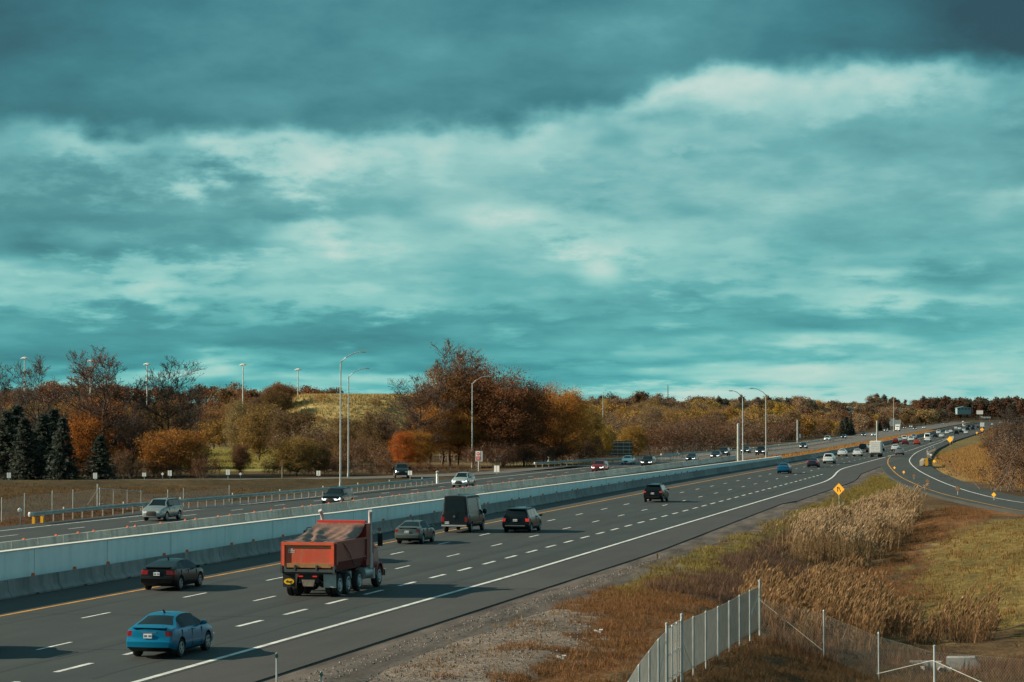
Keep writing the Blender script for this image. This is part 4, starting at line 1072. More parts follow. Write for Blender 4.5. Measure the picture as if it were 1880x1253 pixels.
# ------------------------------------------------------------------ signs
def facing(x, y): return math.atan2(-(0 - x), -(y - 0)) + math.pi if False else -math.atan2(x, y)
def sign_post(r, h, w=.07, m=None):
    b = MB(); b.box((0, .03, h / 2), (w, w, h)); b.build('post', m or M['galv'], r)
def diamond(u, v, d, size, label, hpost, material='yellow', symbol=False, name='diamond_sign', zb=None):
    x, y = at(u, d); z = CAMH - (v - HZ) / F * d          # centre of the plate
    g = float(T(x, y)); r = empty(name, (x, y, g), facing(x, y) - .38); tag(r, label, 'sign', None if symbol else 'small diamond signs along the on-ramp')
    sign_post(r, z - g + size * .55, .055 if symbol else .05)
    b = MB(); h = size / 2 * 1.414
    b.prism([(0, z - g - h), (h, z - g), (0, z - g + h), (-h, z - g)], -.03, -.005); pl = b.build('sign_plate', M[material], r)
    if symbol:
        s = size / 1.3; c = z - g; b = MB(); Y0, Y1 = -.042, -.031
        def bar(x0, z0, x1, z1, w):
            dx, dz = x1 - x0, z1 - z0; l = math.hypot(dx, dz); nx, nz = -dz / l * w / 2, dx / l * w / 2
            b.prism([(x0 * s + nx * s, c + z0 * s + nz * s), (x1 * s + nx * s, c + z1 * s + nz * s), (x1 * s - nx * s, c + z1 * s - nz * s), (x0 * s - nx * s, c + z0 * s - nz * s)], Y0, Y1)
        bar(-.20, -.36, -.20, .26, .11); b.prism([(-.33 * s, c + .2 * s), (-.07 * s, c + .2 * s), (-.2 * s, c + .42 * s)], Y0, Y1)
        bar(.22, -.38, .22, -.14, .11); bar(.22, -.16, .04, .14, .11); b.prism([(-.06 * s, c + .10 * s), (.15 * s, c + .19 * s), (-.02 * s, c + .36 * s)], Y0, Y1)
        b.build('arrow_symbol', M['black'], pl)
diamond(1539.5, 898.5, 233, .80, 'large yellow diamond sign with two black arrows above the reeds', 2.4, 'yellow', True, 'lane_ends_sign')
diamond(1823.5, 908.5, 246, .35, 'small yellow diamond sign on a post before the on-ramp, far right', 1.4)
diamond(1757, 897, 262, .42, 'brown weathered diamond sign on a post at the on-ramp edge', 1.4, 'brownsign')
diamond(1702, 883.5, 296, .40, 'brown weathered diamond sign left of the taller brown one', 1.2, 'brownsign')
diamond(1677, 873.5, 325, .36, 'faded brown diamond sign, third from the gore', 1.2, 'brownsign')
diamond(1658.5, 867, 350, .30, 'yellow diamond sign at the inside of the on-ramp bend', 1.2)
diamond(1641.5, 859, 385, .30, 'yellow diamond sign nearest the gore', 1.2)
diamond(1743.5, 807, 690, 1.3, 'bright yellow diamond sign beside the merge lane with a small white board behind', 2.4)
diamond(1802.5, 789, 1080, 1.35, 'far yellow diamond sign below the pickup at the end of the queue', 2.4)
diamond(1793, 795, 1020, .7, 'tiny orange marker sign before the far yellow diamond', 1.)
diamond(1714.5, 847, 440, .42, 'small orange diamond sign in the grass right of the crash cushion', 1.)
x, y = at(1748, 694); r = empty('white_board', (x, y, 0), facing(x, y)); tag(r, 'small white board behind the bright yellow diamond', 'sign'); sign_post(r, 1.8); b = MB(); b.box((0, -.02, 1.9), (.7, .04, .7)); b.build('sign_plate', M['white'], r)
# crash cushion at the ramp
x, y = U(1701, 857); r = empty('crash_cushion', (x, y, 0), facing(x, y)); tag(r, 'orange and white crash cushion where the guard rail begins', 'crash cushion')
b = MB(); b.box((0, 0, .75), (.45, .3, 1.2)); b.build('marker_panel', M['yellow'], r)
b = MB()
for k in range(7): b.box((-.35 + .05 * k - .5, 1.5 + k * 2.0, .5 + .03 * k), (.5, 1.7, .75), 0)
b.build('cushion_body', mat('pale_cushion', (.62, .56, .45), .7), r)
b = MB(); b.tube([(-.1, 4, .9), (.5, 14, .95)], .25, 8); b.build('cushion_rail', M['trim'], r)
# no entry sign
x, y = at(878.5, 372); r = empty('no_entry_sign', (x, y, 0), facing(x, y) - .3); tag(r, 'white board with a red no entry disc and a red tab below', 'sign')
b = MB(); b.box((-.02, .03, 1.0), (.12, .1, 2.2)); b.build('post', M['white'], r)
b = MB(); b.box((.08, 0, 2.15), (1.15, .05, 1.55), 0); b.build('board_back', M['signback'], r)
b = MB(); b.box((-.02, -.045, 2.5), (.6, .03, .72), 0); p1 = b.build('sign_plate', M['white'], r)
b = MB(); b.lathe([(.26, -.072), (.26, -.062)], 24, 0, 'y', (-.02, 0, 2.5)); p2 = b.build('red_disc', M['signred'], p1)
b = MB(); b.box((-.02, -.08, 2.5), (.36, .01, .09), 0); b.build('white_bar', M['white'], p1)
b = MB(); b.box((-.02, -.045, 1.82), (.6, .03, .50), 0); p3 = b.build('red_tab', M['signred'], r)
b = MB(); b.box((-.02, -.064, 1.92), (.5, .006, .05), 0); b.prism([(-.2, 1.72), (-.06, 1.66), (-.06, 1.70), (.18, 1.70), (.18, 1.76), (-.06, 1.76), (-.06, 1.8)], -.068, -.061); b.build('tab_symbol', M['white'], p3)
# small two-part white markers by the off-ramp
def marker(u, vt, vb, d, w, label, kind=0):
    x, y = at(u, d); s = F / d; zt = CAMH - (vt - HZ) / s; zb = CAMH - (vb - HZ) / s; g = float(T(x, y)); r = empty('marker_sign', (x, y, g), facing(x, y) - .3); tag(r, label, 'sign', 'small white markers along the off-ramp')
    h = zt - g; sign_post(r, h - .05, .06, M['signback'])
    b = MB(); ph = zt - zb
    if kind == 2: q = .2; b.prism([(0, h - 2 * q), (q, h - q), (0, h), (-q, h - q)], -.03, 0); b.build('sign_plate', M['white'], r)
    else:
        b.box((-w / 4 - .02, -.02, h - ph / 2), (w / 2 - .02, .03, ph)); b.box((w / 4 + .02, -.02, h - ph / 2), (w / 2 - .02, .03, ph)); b.build('sign_plate', M['white'], r)
        if kind == 1: b = MB(); b.box((0, -.02, h + .32), (w, .03, .5)); b.build('upper_plate', M['brownsign'], r)
for u, vt, vb, d, w, lb, k in ((17.5, 868, 878, 318, .5, 'grey marker sign nearest the left edge of the road bank', 0), (175.5, 868.5, 879, 318, .5, 'white marker sign in front of the small spruce', 0), (265.5, 868, 875, 318, .5, 'white marker sign with a brown plate above it', 1),
    (299, 867.5, 873, 318, .3, 'tiny white diamond marker left of a white plate', 2), (312.5, 864, 874, 318, .5, 'white marker sign right of the tiny diamond marker', 0), (419, 862.5, 872, 318, .5, 'white marker sign in front of the green field', 0),
    (442, 867.5, 873, 318, .3, 'tiny white diamond marker below the field', 2), (585, 864.5, 873.5, 318, .5, 'white marker sign left of the tallest lamp', 0), (753, 864.5, 872.5, 300, .5, 'grey marker sign in front of the dark pickup', 0), (912, 855, 867, 352, .75, 'grey marker board at the end of the grassy gore', 0)):
    marker(u, vt, vb, d, w, lb, k)
x, y = at(518, 318); r = empty('wooden_post', (x, y, -.3)); tag(r, 'tall brown wooden post with a small board by the green field', 'post'); sign_post(r, 2.9, .1, M['post']); b = MB(); b.box((0, -.05, 2.5), (.3, .05, .8)); b.build('board', M['brownsign'], r)
# white reflector post and bollard near the guard rail ends
x, y = U(37, 966); r = empty('reflector_post', (x, y, 0), facing(x, y)); tag(r, 'grey post with a white reflector head at the left end of the guard rail', 'marker post'); sign_post(r, 1.15, .07); b = MB(); b.lathe([(.02, -.12), (.14, -.08), (.16, 0), (.02, .02)], 14, 0, 'y', (-.03, 0, 1.2)); b.build('reflector_head', M['white'], r)
x, y = U(803, 888); r = empty('bollard', (x, y, 0)); tag(r, 'white bollard with a black cap at the right end of the guard rail', 'bollard'); b = MB(); b.lathe([(.16, 0), (.16, 1.15), (.10, 1.2)], 14, 0, 'z'); b.build('shaft', M['white'], r); b = MB(); b.lathe([(.12, 1.2), (.2, 1.3), (.2, 1.45), (.03, 1.55)], 14, 0, 'z'); b.build('cap', M['signback'], r)
# backs of big road signs
def big_sign(u, vt, vb, d, w, label, material, legs, ribs=True, cat='sign'):
    x, y = at(u, d); s = F / d; zt = CAMH - (vt - HZ) / s; zb = CAMH - (vb - HZ) / s; g = float(T(x, y)); r = empty('road_sign', (x, y, g), facing(x, y)); tag(r, label, cat)
    b = MB(); b.box((0, 0, (zt + zb) / 2 - g), (w, .08, zt - zb)); p = b.build('sign_panel', material, r)
    if ribs:
        b = MB()
        for k in range(4): b.box((0, -.08, zb - g + (zt - zb) * (k + .5) / 4), (w * .98, .06, .10))
        for k in range(5): b.box((-w / 2 + w * (k + .5) / 5, -.06, (zt + zb) / 2 - g), (.05, .04, zt - zb - .05))
        b.build('brace', M['pole'], p)
    for k in range(legs):
        b = MB(); xx = -w / 2 + w * (k + .5) / legs if legs > 1 else 0; b.box((xx, .1, (zb - g) / 2 + .3), (.16, .14, zb - g + .6)); b.build('leg', M['pole'], r)
big_sign(1134, 810, 836, 470, 5.4, 'large dark ribbed back of a road sign at the thicket edge', M['darksign'], 2)
big_sign(1637, 769, 783, 1330, 3.2, 'taller white sign board above the oncoming truck', M['signback'], 2, False)
big_sign(1647.5, 771, 782, 1350, 3.6, 'lower white sign board right behind the taller one', M['signback'], 2, False)
big_sign(1565.5, 788, 792.5, 1000, 2.3, 'low pale sign board on two legs beside the far road', M['post'], 2, False)
big_sign(1798.5, 754, 761, 2480, 6.4, 'white billboard on a single post at the far bend', M['white'], 1, False, 'billboard')
big_sign(1468.5, 797, 804, 735, .5, 'small white sign right of the thick post by the thicket', M['white'], 1, False)
# lettering on a dark board at the far bend
x, y = at(1809, 2500); g = float(T(x, y)); r = empty('letter_board', (x, y, g), facing(x, y)); tag(r, 'dark board with white lettering right of the billboard', 'sign')
zc = CAMH - (766.5 - HZ) / F * 2500
b = MB(); b.box((0, .1, zc - g - .2), (9.6, .2, 3.2)); b.build('board', M['darksign'], r)
cu = bpy.data.curves.new('lettering', 'FONT'); cu.body = 'Thorens'; cu.size = 3.0; cu.extrude = .02; cu.align_x = 'CENTER'; cu.align_y = 'CENTER'
to = bpy.data.objects.new('tmp', cu); COL.objects.link(to); dg = bpy.context.evaluated_depsgraph_get(); dg.update()
lm = bpy.data.meshes.new_from_object(to.evaluated_get(dg)); bpy.data.objects.remove(to); lm.materials.clear(); lm.materials.append(M['white'])
lo = bpy.data.objects.new('lettering', lm); lo.location = (0, -.05, zc - g); lo.rotation_euler = (R(90), 0, 0); link(lo, r)
for sx in (-3.9, 3.9): b = MB(); b.box((sx, .15, (zc - g) / 2), (.2, .2, max(.5, zc - g))); b.build('leg', M['pole'], r)

# ------------------------------------------------------------------ far buildings, pylon
def house(u, v, d, w, dp, h, roofh, wallm, roofm, label, rot=.3, win=3):
    x, y = at(u, d); z = CAMH - (v - HZ) / F * d; r = empty('building', (x, y, z - .6), facing(x, y) + rot); tag(r, label, 'building')
    b = MB(); b.box((0, 0, h / 2 - 2), (w, dp, h + 4)); b.build('wall', wallm, r)
    b = MB(); b.prism([(-w / 2 - .5, h), (0, h + roofh), (w / 2 + .5, h), (w / 2 + .5, h - .25), (-w / 2 - .5, h - .25)], -dp / 2 - .5, dp / 2 + .5); b.build('roof', roofm, r)
    for k in range(win): b = MB(); b.box((-w / 2 + w * (k + .5) / win, -dp / 2 - .03, h * .55), (w / win * .4, .06, h * .35)); b.build('window', M['glass'], r)
cream = mat('cream_wall', (.75, .70, .58), .8); slate = mat('slate_roof', (.10, .13, .15), .7); tealr = mat('metal_roof', (.22, .34, .36), .5); tan_ = mat('tan_wall', (.52, .42, .32), .8)
house(1555, 757, 1750, 11, 10, 3.0, 1.4, cream, cream, 'cream house among the yellow trees'); house(1568, 757, 1765, 7, 8, 2.6, 1.2, cream, tan_, 'low tan house right of the cream house')
house(1652, 762, 1900, 10.5, 9, 2.2, 3.2, tan_, slate, 'house with a broad dark gable roof', -.2); house(1768, 753, 2560, 14, 10, 2.6, 1.6, tealr, tealr, 'long low building with a grey metal roof among the trees', .2, 4)
x, y = at(1226, 2600); z0 = float(T(x, y)); zt = CAMH + (HZ - 707) / F * 2600
r = empty('lattice_mast', (x, y, z0)); tag(r, 'thin lattice mast on the horizon above the trees', 'mast')
b = MB(); h = zt - z0
for k in range(3):
    a = k * 2.094; b.tube([(math.cos(a) * 1.1, math.sin(a) * 1.1, 0), (math.cos(a) * .25, math.sin(a) * .25, h)], .18, 5)
for k in range(12):
    for q in range(3):
        a, a2 = q * 2.094, (q + 1) * 2.094; f0, f1 = k / 12, (k + 1) / 12; r0, r1 = 1.1 - .85 * f0, 1.1 - .85 * f1
        b.tube([(math.cos(a) * r0, math.sin(a) * r0, h * f0), (math.cos(a2) * r1, math.sin(a2) * r1, h * f1)], .08, 4)
b.build('lattice', M['pole'], r)
for u, d, vt, lb in ((1640.5, 1200, 731, 'thin pole with a white box near the gable roof house'), (1107, 900, 722, 'thin pole rising from the yellow trees')):
    x, y = at(u, d); g = float(T(x, y)); zt = CAMH + (HZ - vt) / F * d; r = empty('utility_pole', (x, y, g)); tag(r, lb, 'pole'); b = MB(); b.tube([(0, 0, 0), (0, 0, zt - g)], [.2, .13], 8); b.build('shaft', M['pole'], r); b = MB(); b.box((0, 0, zt - g - 1.0), (1.6, .14, .14)); b.build('crossarm', M['pole'], r)

# ------------------------------------------------------------------ chain-link fences
def fence_run(root, A, B, h, step=.085, wr=.0045, off=0., wm='wire2'):
    A = np.array(A, float); B = np.array(B, float); L = np.hypot(*(B - A)[:2]); d = (B - A) / L
    V = []; Fc = []
    nrm = np.array((-d[1], d[0], 0))
    def wire(s0, z0, s1, z1, o):
        p0 = A + d * s0; p1 = A + d * s1; p0 = np.array((p0[0], p0[1], p0[2] + z0)); p1 = np.array((p1[0], p1[1], p1[2] + z1))
        t = (p1 - p0) / np.linalg.norm(p1 - p0); e1 = nrm * wr; e2 = np.cross(t, nrm) * wr; b = len(V); o = nrm * o
        for p in (p0, p1):
            for q in (e1 + e2, e1 - e2, -e1 - e2, -e1 + e2): V.append(tuple(p + q + o))
        for k in range(4): Fc.append((b + k, b + (k + 1) % 4, b + 4 + (k + 1) % 4, b + 4 + k))
    s = -h
    while s < L:
        s0, z0, s1, z1 = s, .05, s + h - .05, h
        a0 = max(s0, 0); a1 = min(s1, L)
        if a1 - a0 > .02:
            wire(a0, z0 + (a0 - s0), a1, z0 + (a1 - s0), wr)
            wire(a0, h - (a0 - s0), a1, h - (a1 - s0), -wr)
        s += step
    wire(0, h, L, h, 0)
    V = np.array(V) - np.array(root.location)
    return np_mesh('mesh_panel', V, Fc, M[wm], parent=root)
def fpost(root, p, h, r=.038):
    b = MB(); q = Vector(p) - root.location + Vector((.07, -.03, 0)); b.tube([(q.x, q.y, q.z - .2), (q.x, q.y, q.z + h)], r, 10); b.lathe([(r * 1.2, q.z + h), (r * 1.25, q.z + h + .04), (r * .3, q.z + h + .08)], 10, 0, 'z', (q.x, q.y, 0)); b.build('post', M['galv'], root)
def brace(root, p, q, r=.02, material='galv'):
    b = MB(); b.tube([Vector(p) - root.location, Vector(q) - root.location], r, 8); b.build('brace', M[material], root)
def fence():
    # post tops read from the photo; the run drops with the ground
    def ground_at(u, d): x, y = at(u, d); return np.array((x, y, float(T(x, y))))
    Lf = [(1134, 76.5), (1150, 78.3), (1169, 80.1), (1188, 82.0), (1205, 83.9), (1220, 85.6)]
    Rt = [(1247.5, 87.3), (1269, 89.8), (1292, 92.5), (1314.5, 95.3), (1335, 98.2), (1354, 101.2), (1373, 104.2), (1391, 107.3)]
    root = empty('chain_link_fence', tuple(ground_at(1220, 85.6))); tag(root, 'chain-link fence with steel posts and a narrow gate, running away from the viewer', 'fence')
    def hung(L, tops): return [np.array((*at(u, d), CAMH - (v - HZ) / F * d - 1.85)) for (u, d), v in zip(L, tops)]
    P = hung(Lf, (1283, 1253, 1222, 1197, 1175, 1160)); Q = hung(Rt, (1143, 1134, 1124, 1115, 1105, 1094.5, 1085, 1078))
    for a, b in zip(P[:-1], P[1:]): fence_run(root, a, b, 1.85, .07, .0044, 0, 'wire')
    for a, b in zip(Q[:-1], Q[1:]): fence_run(root, a, b, 1.85, .07, .0044, 0, 'wire')
    for p in P[:-1]: fpost(root, p, 1.85)
    for q in Q[1:-1]: fpost(root, q, 1.85)
    for p in (P[-1], Q[0], Q[-1]): fpost(root, p, 2.12, .05)
    up = lambda p, z: (p[0], p[1], p[2] + z)
    brace(root, up(P[-1], 1.6), up(P[-2], .1)); brace(root, up(Q[0], 1.4), up(Q[1], .1)); brace(root, up(Q[-1], 1.5), up(Q[-2], .6))
    gt = empty('gate', tuple(P[-1])); tag(gt, 'narrow chain-link gate hung between the two tallest fence posts', 'gate')
    a, b = P[-1], Q[0]
    fence_run(gt, a + (b - a) * .06, a + (b - a) * .94, 1.9, .07, .004, 0, 'wire')
    for f in (.06, .35, .65, .94): fpost(gt, a + (b - a) * f, 1.92, .022)
    for z in (1.95, 1.0, .2): brace(gt, up(a + (b - a) * .05, z), up(a + (b - a) * .95, z), .022)
    S = [(1391, 107.3), (1508, 104.3), (1608, 97.5), (1710, 93.0), (1880, 89.0), (2060, 86)]
    W_ = [ground_at(u, d) for u, d in S]
    r2 = empty('chain_link_fence', tuple(W_[3])); tag(r2, 'see-through chain-link fence crossing the ditch on the right, with diagonal braces', 'fence')
    for a, b in zip(W_[:-1], W_[1:]): fence_run(r2, a, b, 1.75, .14, .0013)
    for k, p in enumerate(W_[1:]): fpost(r2, p, 1.85 if k != 2 else 1.95, .034 if k != 2 else .05)
    brace(r2, up(W_[0], 1.75), up(W_[1], .25), .011, 'pole'); brace(r2, up(W_[3], 1.45), up(W_[2], .3), .014, 'pole'); brace(r2, up(W_[3], 1.45), up(W_[4], .25), .014, 'pole')
    # concrete headwall over the culvert
    x, y, z = G(1735, 1232); z = float(T(x, y)); h = empty('culvert_headwall', (x, y, z), facing(x, y) - .05); tag(h, 'pale concrete culvert headwall behind the see-through fence', 'headwall')
    b = MB(); b.box((-.8, 0, .12), (1.3, .35, .5)); b.prism([(.05, .52), (1.2, .55), (1.45, .2), (1.4, -.2), (.05, -.2)], -.1, .8); b.build('slab', M['conc'], h)
    b = MB()
    for k in range(60): s = random.uniform(.08, .2); b.box((random.uniform(-1.9, 2.2), random.uniform(-.75, -.3), random.uniform(-.15, .12)), (s * 1.3, s, s), 0, Matrix.Rotation(random.uniform(0, 3), 3, 'Z') @ Matrix.Rotation(random.uniform(0, 1), 3, 'X'))
    b.build('stone_apron', mat('riprap', (.22, .2, .18), .9, 0, .5, 3), h, 0)
    # farm fence on the left below the bank, with a wide field gate
    def L_(u, v): x, y = U(u, v, -.9); return np.array((x, y, float(T(x, y))))
    top = [(2, 952), (44, 946), (95, 941), (133, 937.5), (178, 932)]; pts = [L_(*q) for q in top]
    r3 = empty('wire_fence', tuple(pts[0])); tag(r3, 'low wire fence with wooden posts in the reddish grass at far left', 'fence')
    for p in pts[:-1]: fpost(r3, p, 2.1, .05)
    for a, b in zip(pts[:-1], pts[1:]): fence_run(r3, a, b, 1.9, .2, .004)
    fpost(r3, pts[-1], 2.3, .07); brace(r3, up(pts[-1], 1.7), up(pts[-2] * .4 + pts[-1] * .6, .4), .04, 'post')
    g = L_(258, 929.5); a = pts[-1]
    r4 = empty('field_gate', tuple(a)); tag(r4, 'wide wire field gate with a steel frame beyond the guard rail', 'gate')
    for z in (.4, 1.95): brace(r4, up(a + (g - a) * .05, z), up(g, z), .04)
    for f in (.05, .36, .68, 1): fpost(r4, a + (g - a) * f, 1.95, .035)
    fence_run(r4, a + (g - a) * .05, g, 1.9, .16, .004)
    r5 = empty('wire_fence', tuple(g)); tag(r5, 'wire fence continuing right of the wide field gate', 'fence')
    more = [g] + [L_(u, v) for u, v in ((307, 926), (336, 923), (420, 916))]
    for p in more: fpost(r5, p, 2.0, .045)
    for a, b in zip(more[:-1], more[1:]): fence_run(r5, a, b, 1.7, .2, .004)
    # tall slender markers at the bottom edge
    for u, d, vt, lb in ((509.5, 77, 1197, 'slender green marker post with a small head at the bottom of the photo'), (591, 77, 1231, 'shorter slender green marker post right of the other one')):
        x, y = at(u, d); gz = float(max(T(x, y), -.3)); zt = CAMH - (vt - HZ) / F * d; m = empty('marker_post', (x, y, gz), facing(x, y)); tag(m, lb, 'marker post')
        b = MB(); b.tube([(0, 0, 0), (0, 0, zt - gz)], .03, 8); b.build('shaft', M['galv'], m); b = MB(); zz = zt - gz; b.prism([(0, zz - .20), (.06, zz - .10), (0, zz), (-.06, zz - .10)], -.04, -.02); b.build('marker_head', mat('green_marker', (.08, .2, .17), .5), m)
fence()
# ------------------------------------------------------------------ plants
def leaf_quads(C, S, rng_, flat=.0, asp=1.0, droop=None):
    n = len(C); a = rng_.normal(0, 1, (n, 3)); a /= np.linalg.norm(a, axis=1)[:, None]
    b = rng_.normal(0, 1, (n, 3)); b -= (b * a).sum(1)[:, None] * a; b /= np.linalg.norm(b, axis=1)[:, None]
    a = a * (S * asp)[:, None]; b = b * S[:, None]
    V = np.stack([C - a, C + b * .55, C + a, C - b * .55], 1).reshape(-1, 3)
    return V, np.arange(n * 4).reshape(-1, 4)
def seg_mesh(segs, k=4):
    S = np.array([(*a, *b, r0, r1) for a, b, r0, r1 in segs]); n = len(S)
    A, B = S[:, :3], S[:, 3:6]; d = B - A; d /= np.maximum(np.linalg.norm(d, axis=1), 1e-6)[:, None]
    h = np.where(np.abs(d[:, :1]) < .8, np.array([[1., 0, 0]]), np.array([[0, 1., 0]]))
    e1 = np.cross(d, h); e1 /= np.linalg.norm(e1, axis=1)[:, None]; e2 = np.cross(d, e1)
    V = np.zeros((n, 2 * k, 3))
    for q in range(k):
        t = 2 * math.pi * q / k; o = e1 * math.cos(t) + e2 * math.sin(t)
        V[:, q] = A + o * S[:, 6:7]; V[:, k + q] = B + o * S[:, 7:8]
    f = np.array([(q, (q + 1) % k, k + (q + 1) % k, k + q) for q in range(k)])
    return V.reshape(-1, 3), (np.arange(n)[:, None, None] * 2 * k + f[None]).reshape(-1, 4)
def rv(r, s): return np.array([r.gauss(0, s), r.gauss(0, s), r.gauss(0, s)])
def grow(p, d, L, rad, lv, r, segs, tips, up=.10, spread=.62, kids=(3, 4)):
    n = 3; q = p; dd = d; pts = [(q, rad)]
    for i in range(n):
        dd = dd + rv(r, .13) + np.array([0, 0, up]); dd /= np.linalg.norm(dd); q2 = q + dd * L / n
        r2 = rad * (1 - .17 * (i + 1)); segs.append((q, q2, pts[-1][1], r2)); pts.append((q2, r2)); q = q2
    if lv == 0: tips.append(q); tips.append(pts[1][0]); return
    m = r.randint(*kids)
    for k in range(m):
        i = r.choice((1, 2, 3, 3)); b, br = pts[i]; nd = dd + rv(r, spread); nd /= np.linalg.norm(nd)
        if nd[2] < -.15: nd[2] *= -.4
        grow(b, nd, L * r.uniform(.55, .8), br * .62, lv - 1, r, segs, tips, up, spread, kids)
def finish(name, segs, V2, F2, leafm, barkm, k=4):
    root = empty(name)
    if segs: v, f = seg_mesh(segs, k); np_mesh('trunk', v, f, barkm, True, root)
    if V2 is not None: np_mesh('crown', V2, F2, leafm, False, root)
    return root
def bare_tree(seed, leaves=500, thick=1.0):
    r = random.Random(seed); g = np.random.default_rng(seed); segs = []; tips = []
    p = np.zeros(3); d = np.array((r.gauss(0, .04), r.gauss(0, .04), 1)); pts = []
    for i in range(8):
        q = p + d * .105 + rv(r, .008); segs.append((p, q, .017 * thick * (1 - i / 9.5), .017 * thick * (1 - (i + 1) / 9.5))); pts.append((q, .017 * thick * (1 - (i + 1) / 9.5))); p = q
    for i, (b, br) in enumerate(pts):
        if i < 1: continue
        for k in range(3 if i < 6 else 2):
            a = r.uniform(0, 6.28); el = r.uniform(.35, .9); nd = np.array((math.cos(a) * math.cos(el), math.sin(a) * math.cos(el), math.sin(el)))
            grow(b, nd, .195 * (1.15 - .055 * i), br * .72, 4, r, segs, tips, .09, .48, (3, 4))
    top = max(s[1][2] for s in segs); segs = [(a / top, b / top, max(x, .0011), max(y, .0009)) for a, b, x, y in segs]
    t = np.array(tips) / top; c = t[g.integers(0, len(t), leaves)]
    c = c + g.normal(0, .012, c.shape)
    V, Fq = leaf_quads(c, g.uniform(.0035, .0065, len(c)), g)
    return finish('bare_tree', segs, V, Fq, M['leaf'], M['bark'], 3)
def crown_tree(name, seed, clumps, per, rx, z0, leaf, sig=.085, top=1., bark=.016, shell=.55, taper=1.0):
    r = random.Random(seed); g = np.random.default_rng(seed); segs = []; cs = []
    zc, rz = (z0 + top) / 2, (top - z0) / 2
    while len(cs) < clumps:
        v = g.normal(0, 1, 3); v /= np.linalg.norm(v); q = g.uniform(shell, 1) ** .7 * v
        w = 1 - (taper - 1) * q[2] * .5
        p = np.array((q[0] * rx * w, q[1] * rx * w, zc + q[2] * rz * .92)); cs.append(p * np.array((g.uniform(.85, 1.15), g.uniform(.85, 1.15), 1)))
    cs = np.array(cs)
    p = np.zeros(3); pts = []
    for i in range(6):
        q = np.array((r.gauss(0, .01), r.gauss(0, .01), (i + 1) / 6 * (zc + .25 * rz))); segs.append((p, q, bark * (1 - i / 7.5), bark * (1 - (i + 1) / 7.5))); pts.append(q); p = q
    for c in cs:
        b = min(pts, key=lambda z: abs(z[2] - (c[2] - .45 * np.hypot(c[0], c[1])))); m = (b + c) / 2 + rv(r, .02); segs += [(b, m, bark * .32, bark * .2), (m, c, bark * .2, bark * .08)]
        for k in range(3): e = c + rv(r, sig * .9); segs.append((c, e, bark * .1, bark * .05))
    C = np.repeat(cs, per, 0); sg = sig * g.uniform(.7, 1.3, len(cs)).repeat(per)
    C = C + g.normal(0, 1, C.shape) * sg[:, None] * np.array((1, 1, .75)); C = C[C[:, 2] > .02]
    V, Fq = leaf_quads(C, leaf * g.uniform(.6, 1.4, len(C)), g)
    return finish(name, segs, V, Fq, M['leaf'], M['bark'], 4)
def twig_shrub(name, seed, stems, leaves, leaf, barkm):
    r = random.Random(seed); g = np.random.default_rng(seed); segs = []; tips = []
    for k in range(stems):
        a = r.uniform(0, 6.28); el = r.uniform(.75, 1.5); o = np.array((r.gauss(0, .16), r.gauss(0, .16), 0)); d = np.array((math.cos(a) * math.cos(el), math.sin(a) * math.cos(el), math.sin(el)))
        grow(o, d, .36 * r.uniform(.7, 1.2), .008, 2, r, segs, tips, .07, .5, (3, 4))
    top = max(s[1][2] for s in segs); segs = [(a / top, b / top, max(x, .0030), max(y, .0022)) for a, b, x, y in segs]
    t = np.array(tips) / top; c = t[g.integers(0, len(t), leaves)] + g.normal(0, .05, (leaves, 3)); c[:, 2] = np.abs(c[:, 2])
    V, Fq = leaf_quads(c, leaf * g.uniform(.6, 1.4, leaves), g)
    return finish(name, segs, V, Fq, M['leaf'], barkm, 3)
def spruce(seed, n=4200):
    g = np.random.default_rng(seed); segs = [(np.zeros(3), np.array((0, 0, 1.)), .014, .002)]; C = []; D = []
    lv = 26
    for i in range(lv):
        z = .05 + .93 * (i / lv) ** .95; rad = .24 * (1 - z) ** .85 * g.uniform(.85, 1.15) + .01; m = int(6 + 8 * (1 - z))
        for k in range(m):
            a = g.uniform(0, 6.28); rr = rad * g.uniform(.75, 1.15); e = np.array((math.cos(a) * rr, math.sin(a) * rr, z - .25 * rr + .02)); b = np.array((0, 0, z)); segs.append((b, e, .003, .001))
            q = int(n / (lv * 10)); f = g.uniform(.12, 1.02, q)[:, None]; C.append(b + (e - b) * f + g.normal(0, .012, (q, 3)))
    C = np.concatenate(C); V, Fq = leaf_quads(C, g.uniform(.010, .024, len(C)), g, asp=1.3)
    return finish('spruce_tree', segs, V, Fq, M['needle'], M['bark'], 3)
VEG = {
 'bare': [bare_tree(s, l) for s, l in ((11, 700), (12, 150), (13, 4500))],
 'big': [crown_tree('maple_tree', 20 + s, 170, 190, .30, .12, .0062, .048, shell=.3) for s in range(3)],
 'dense': [crown_tree('maple_tree', 30 + s, 180, 210, .36, .04, .0068, .048, shell=.3) for s in range(2)],
 'round': [crown_tree('broadleaf_tree', 40 + s, 110, 150, .46, .04, .0115, .06, shell=.35) for s in range(3)],
 'far': [crown_tree('distant_tree', 50 + s, 40, 48, .42, .08, .030, .085, shell=.3, bark=.02) for s in range(4)],
 'slim': [crown_tree('conifer_tree', 60 + s, 34, 30, .17, .06, .034, .05, shell=.2, taper=2.2) for s in range(2)],
 'spruce': [spruce(70 + s) for s in range(3)],
 'shrub': [twig_shrub('shrub', 80 + s, 11, 2600, .018, M['barkpale']) for s in range(3)],
 'twig': [twig_shrub('bare_shrub', 90 + s, 14, 3800, .016, M['barkpale']) for s in range(3)],
}
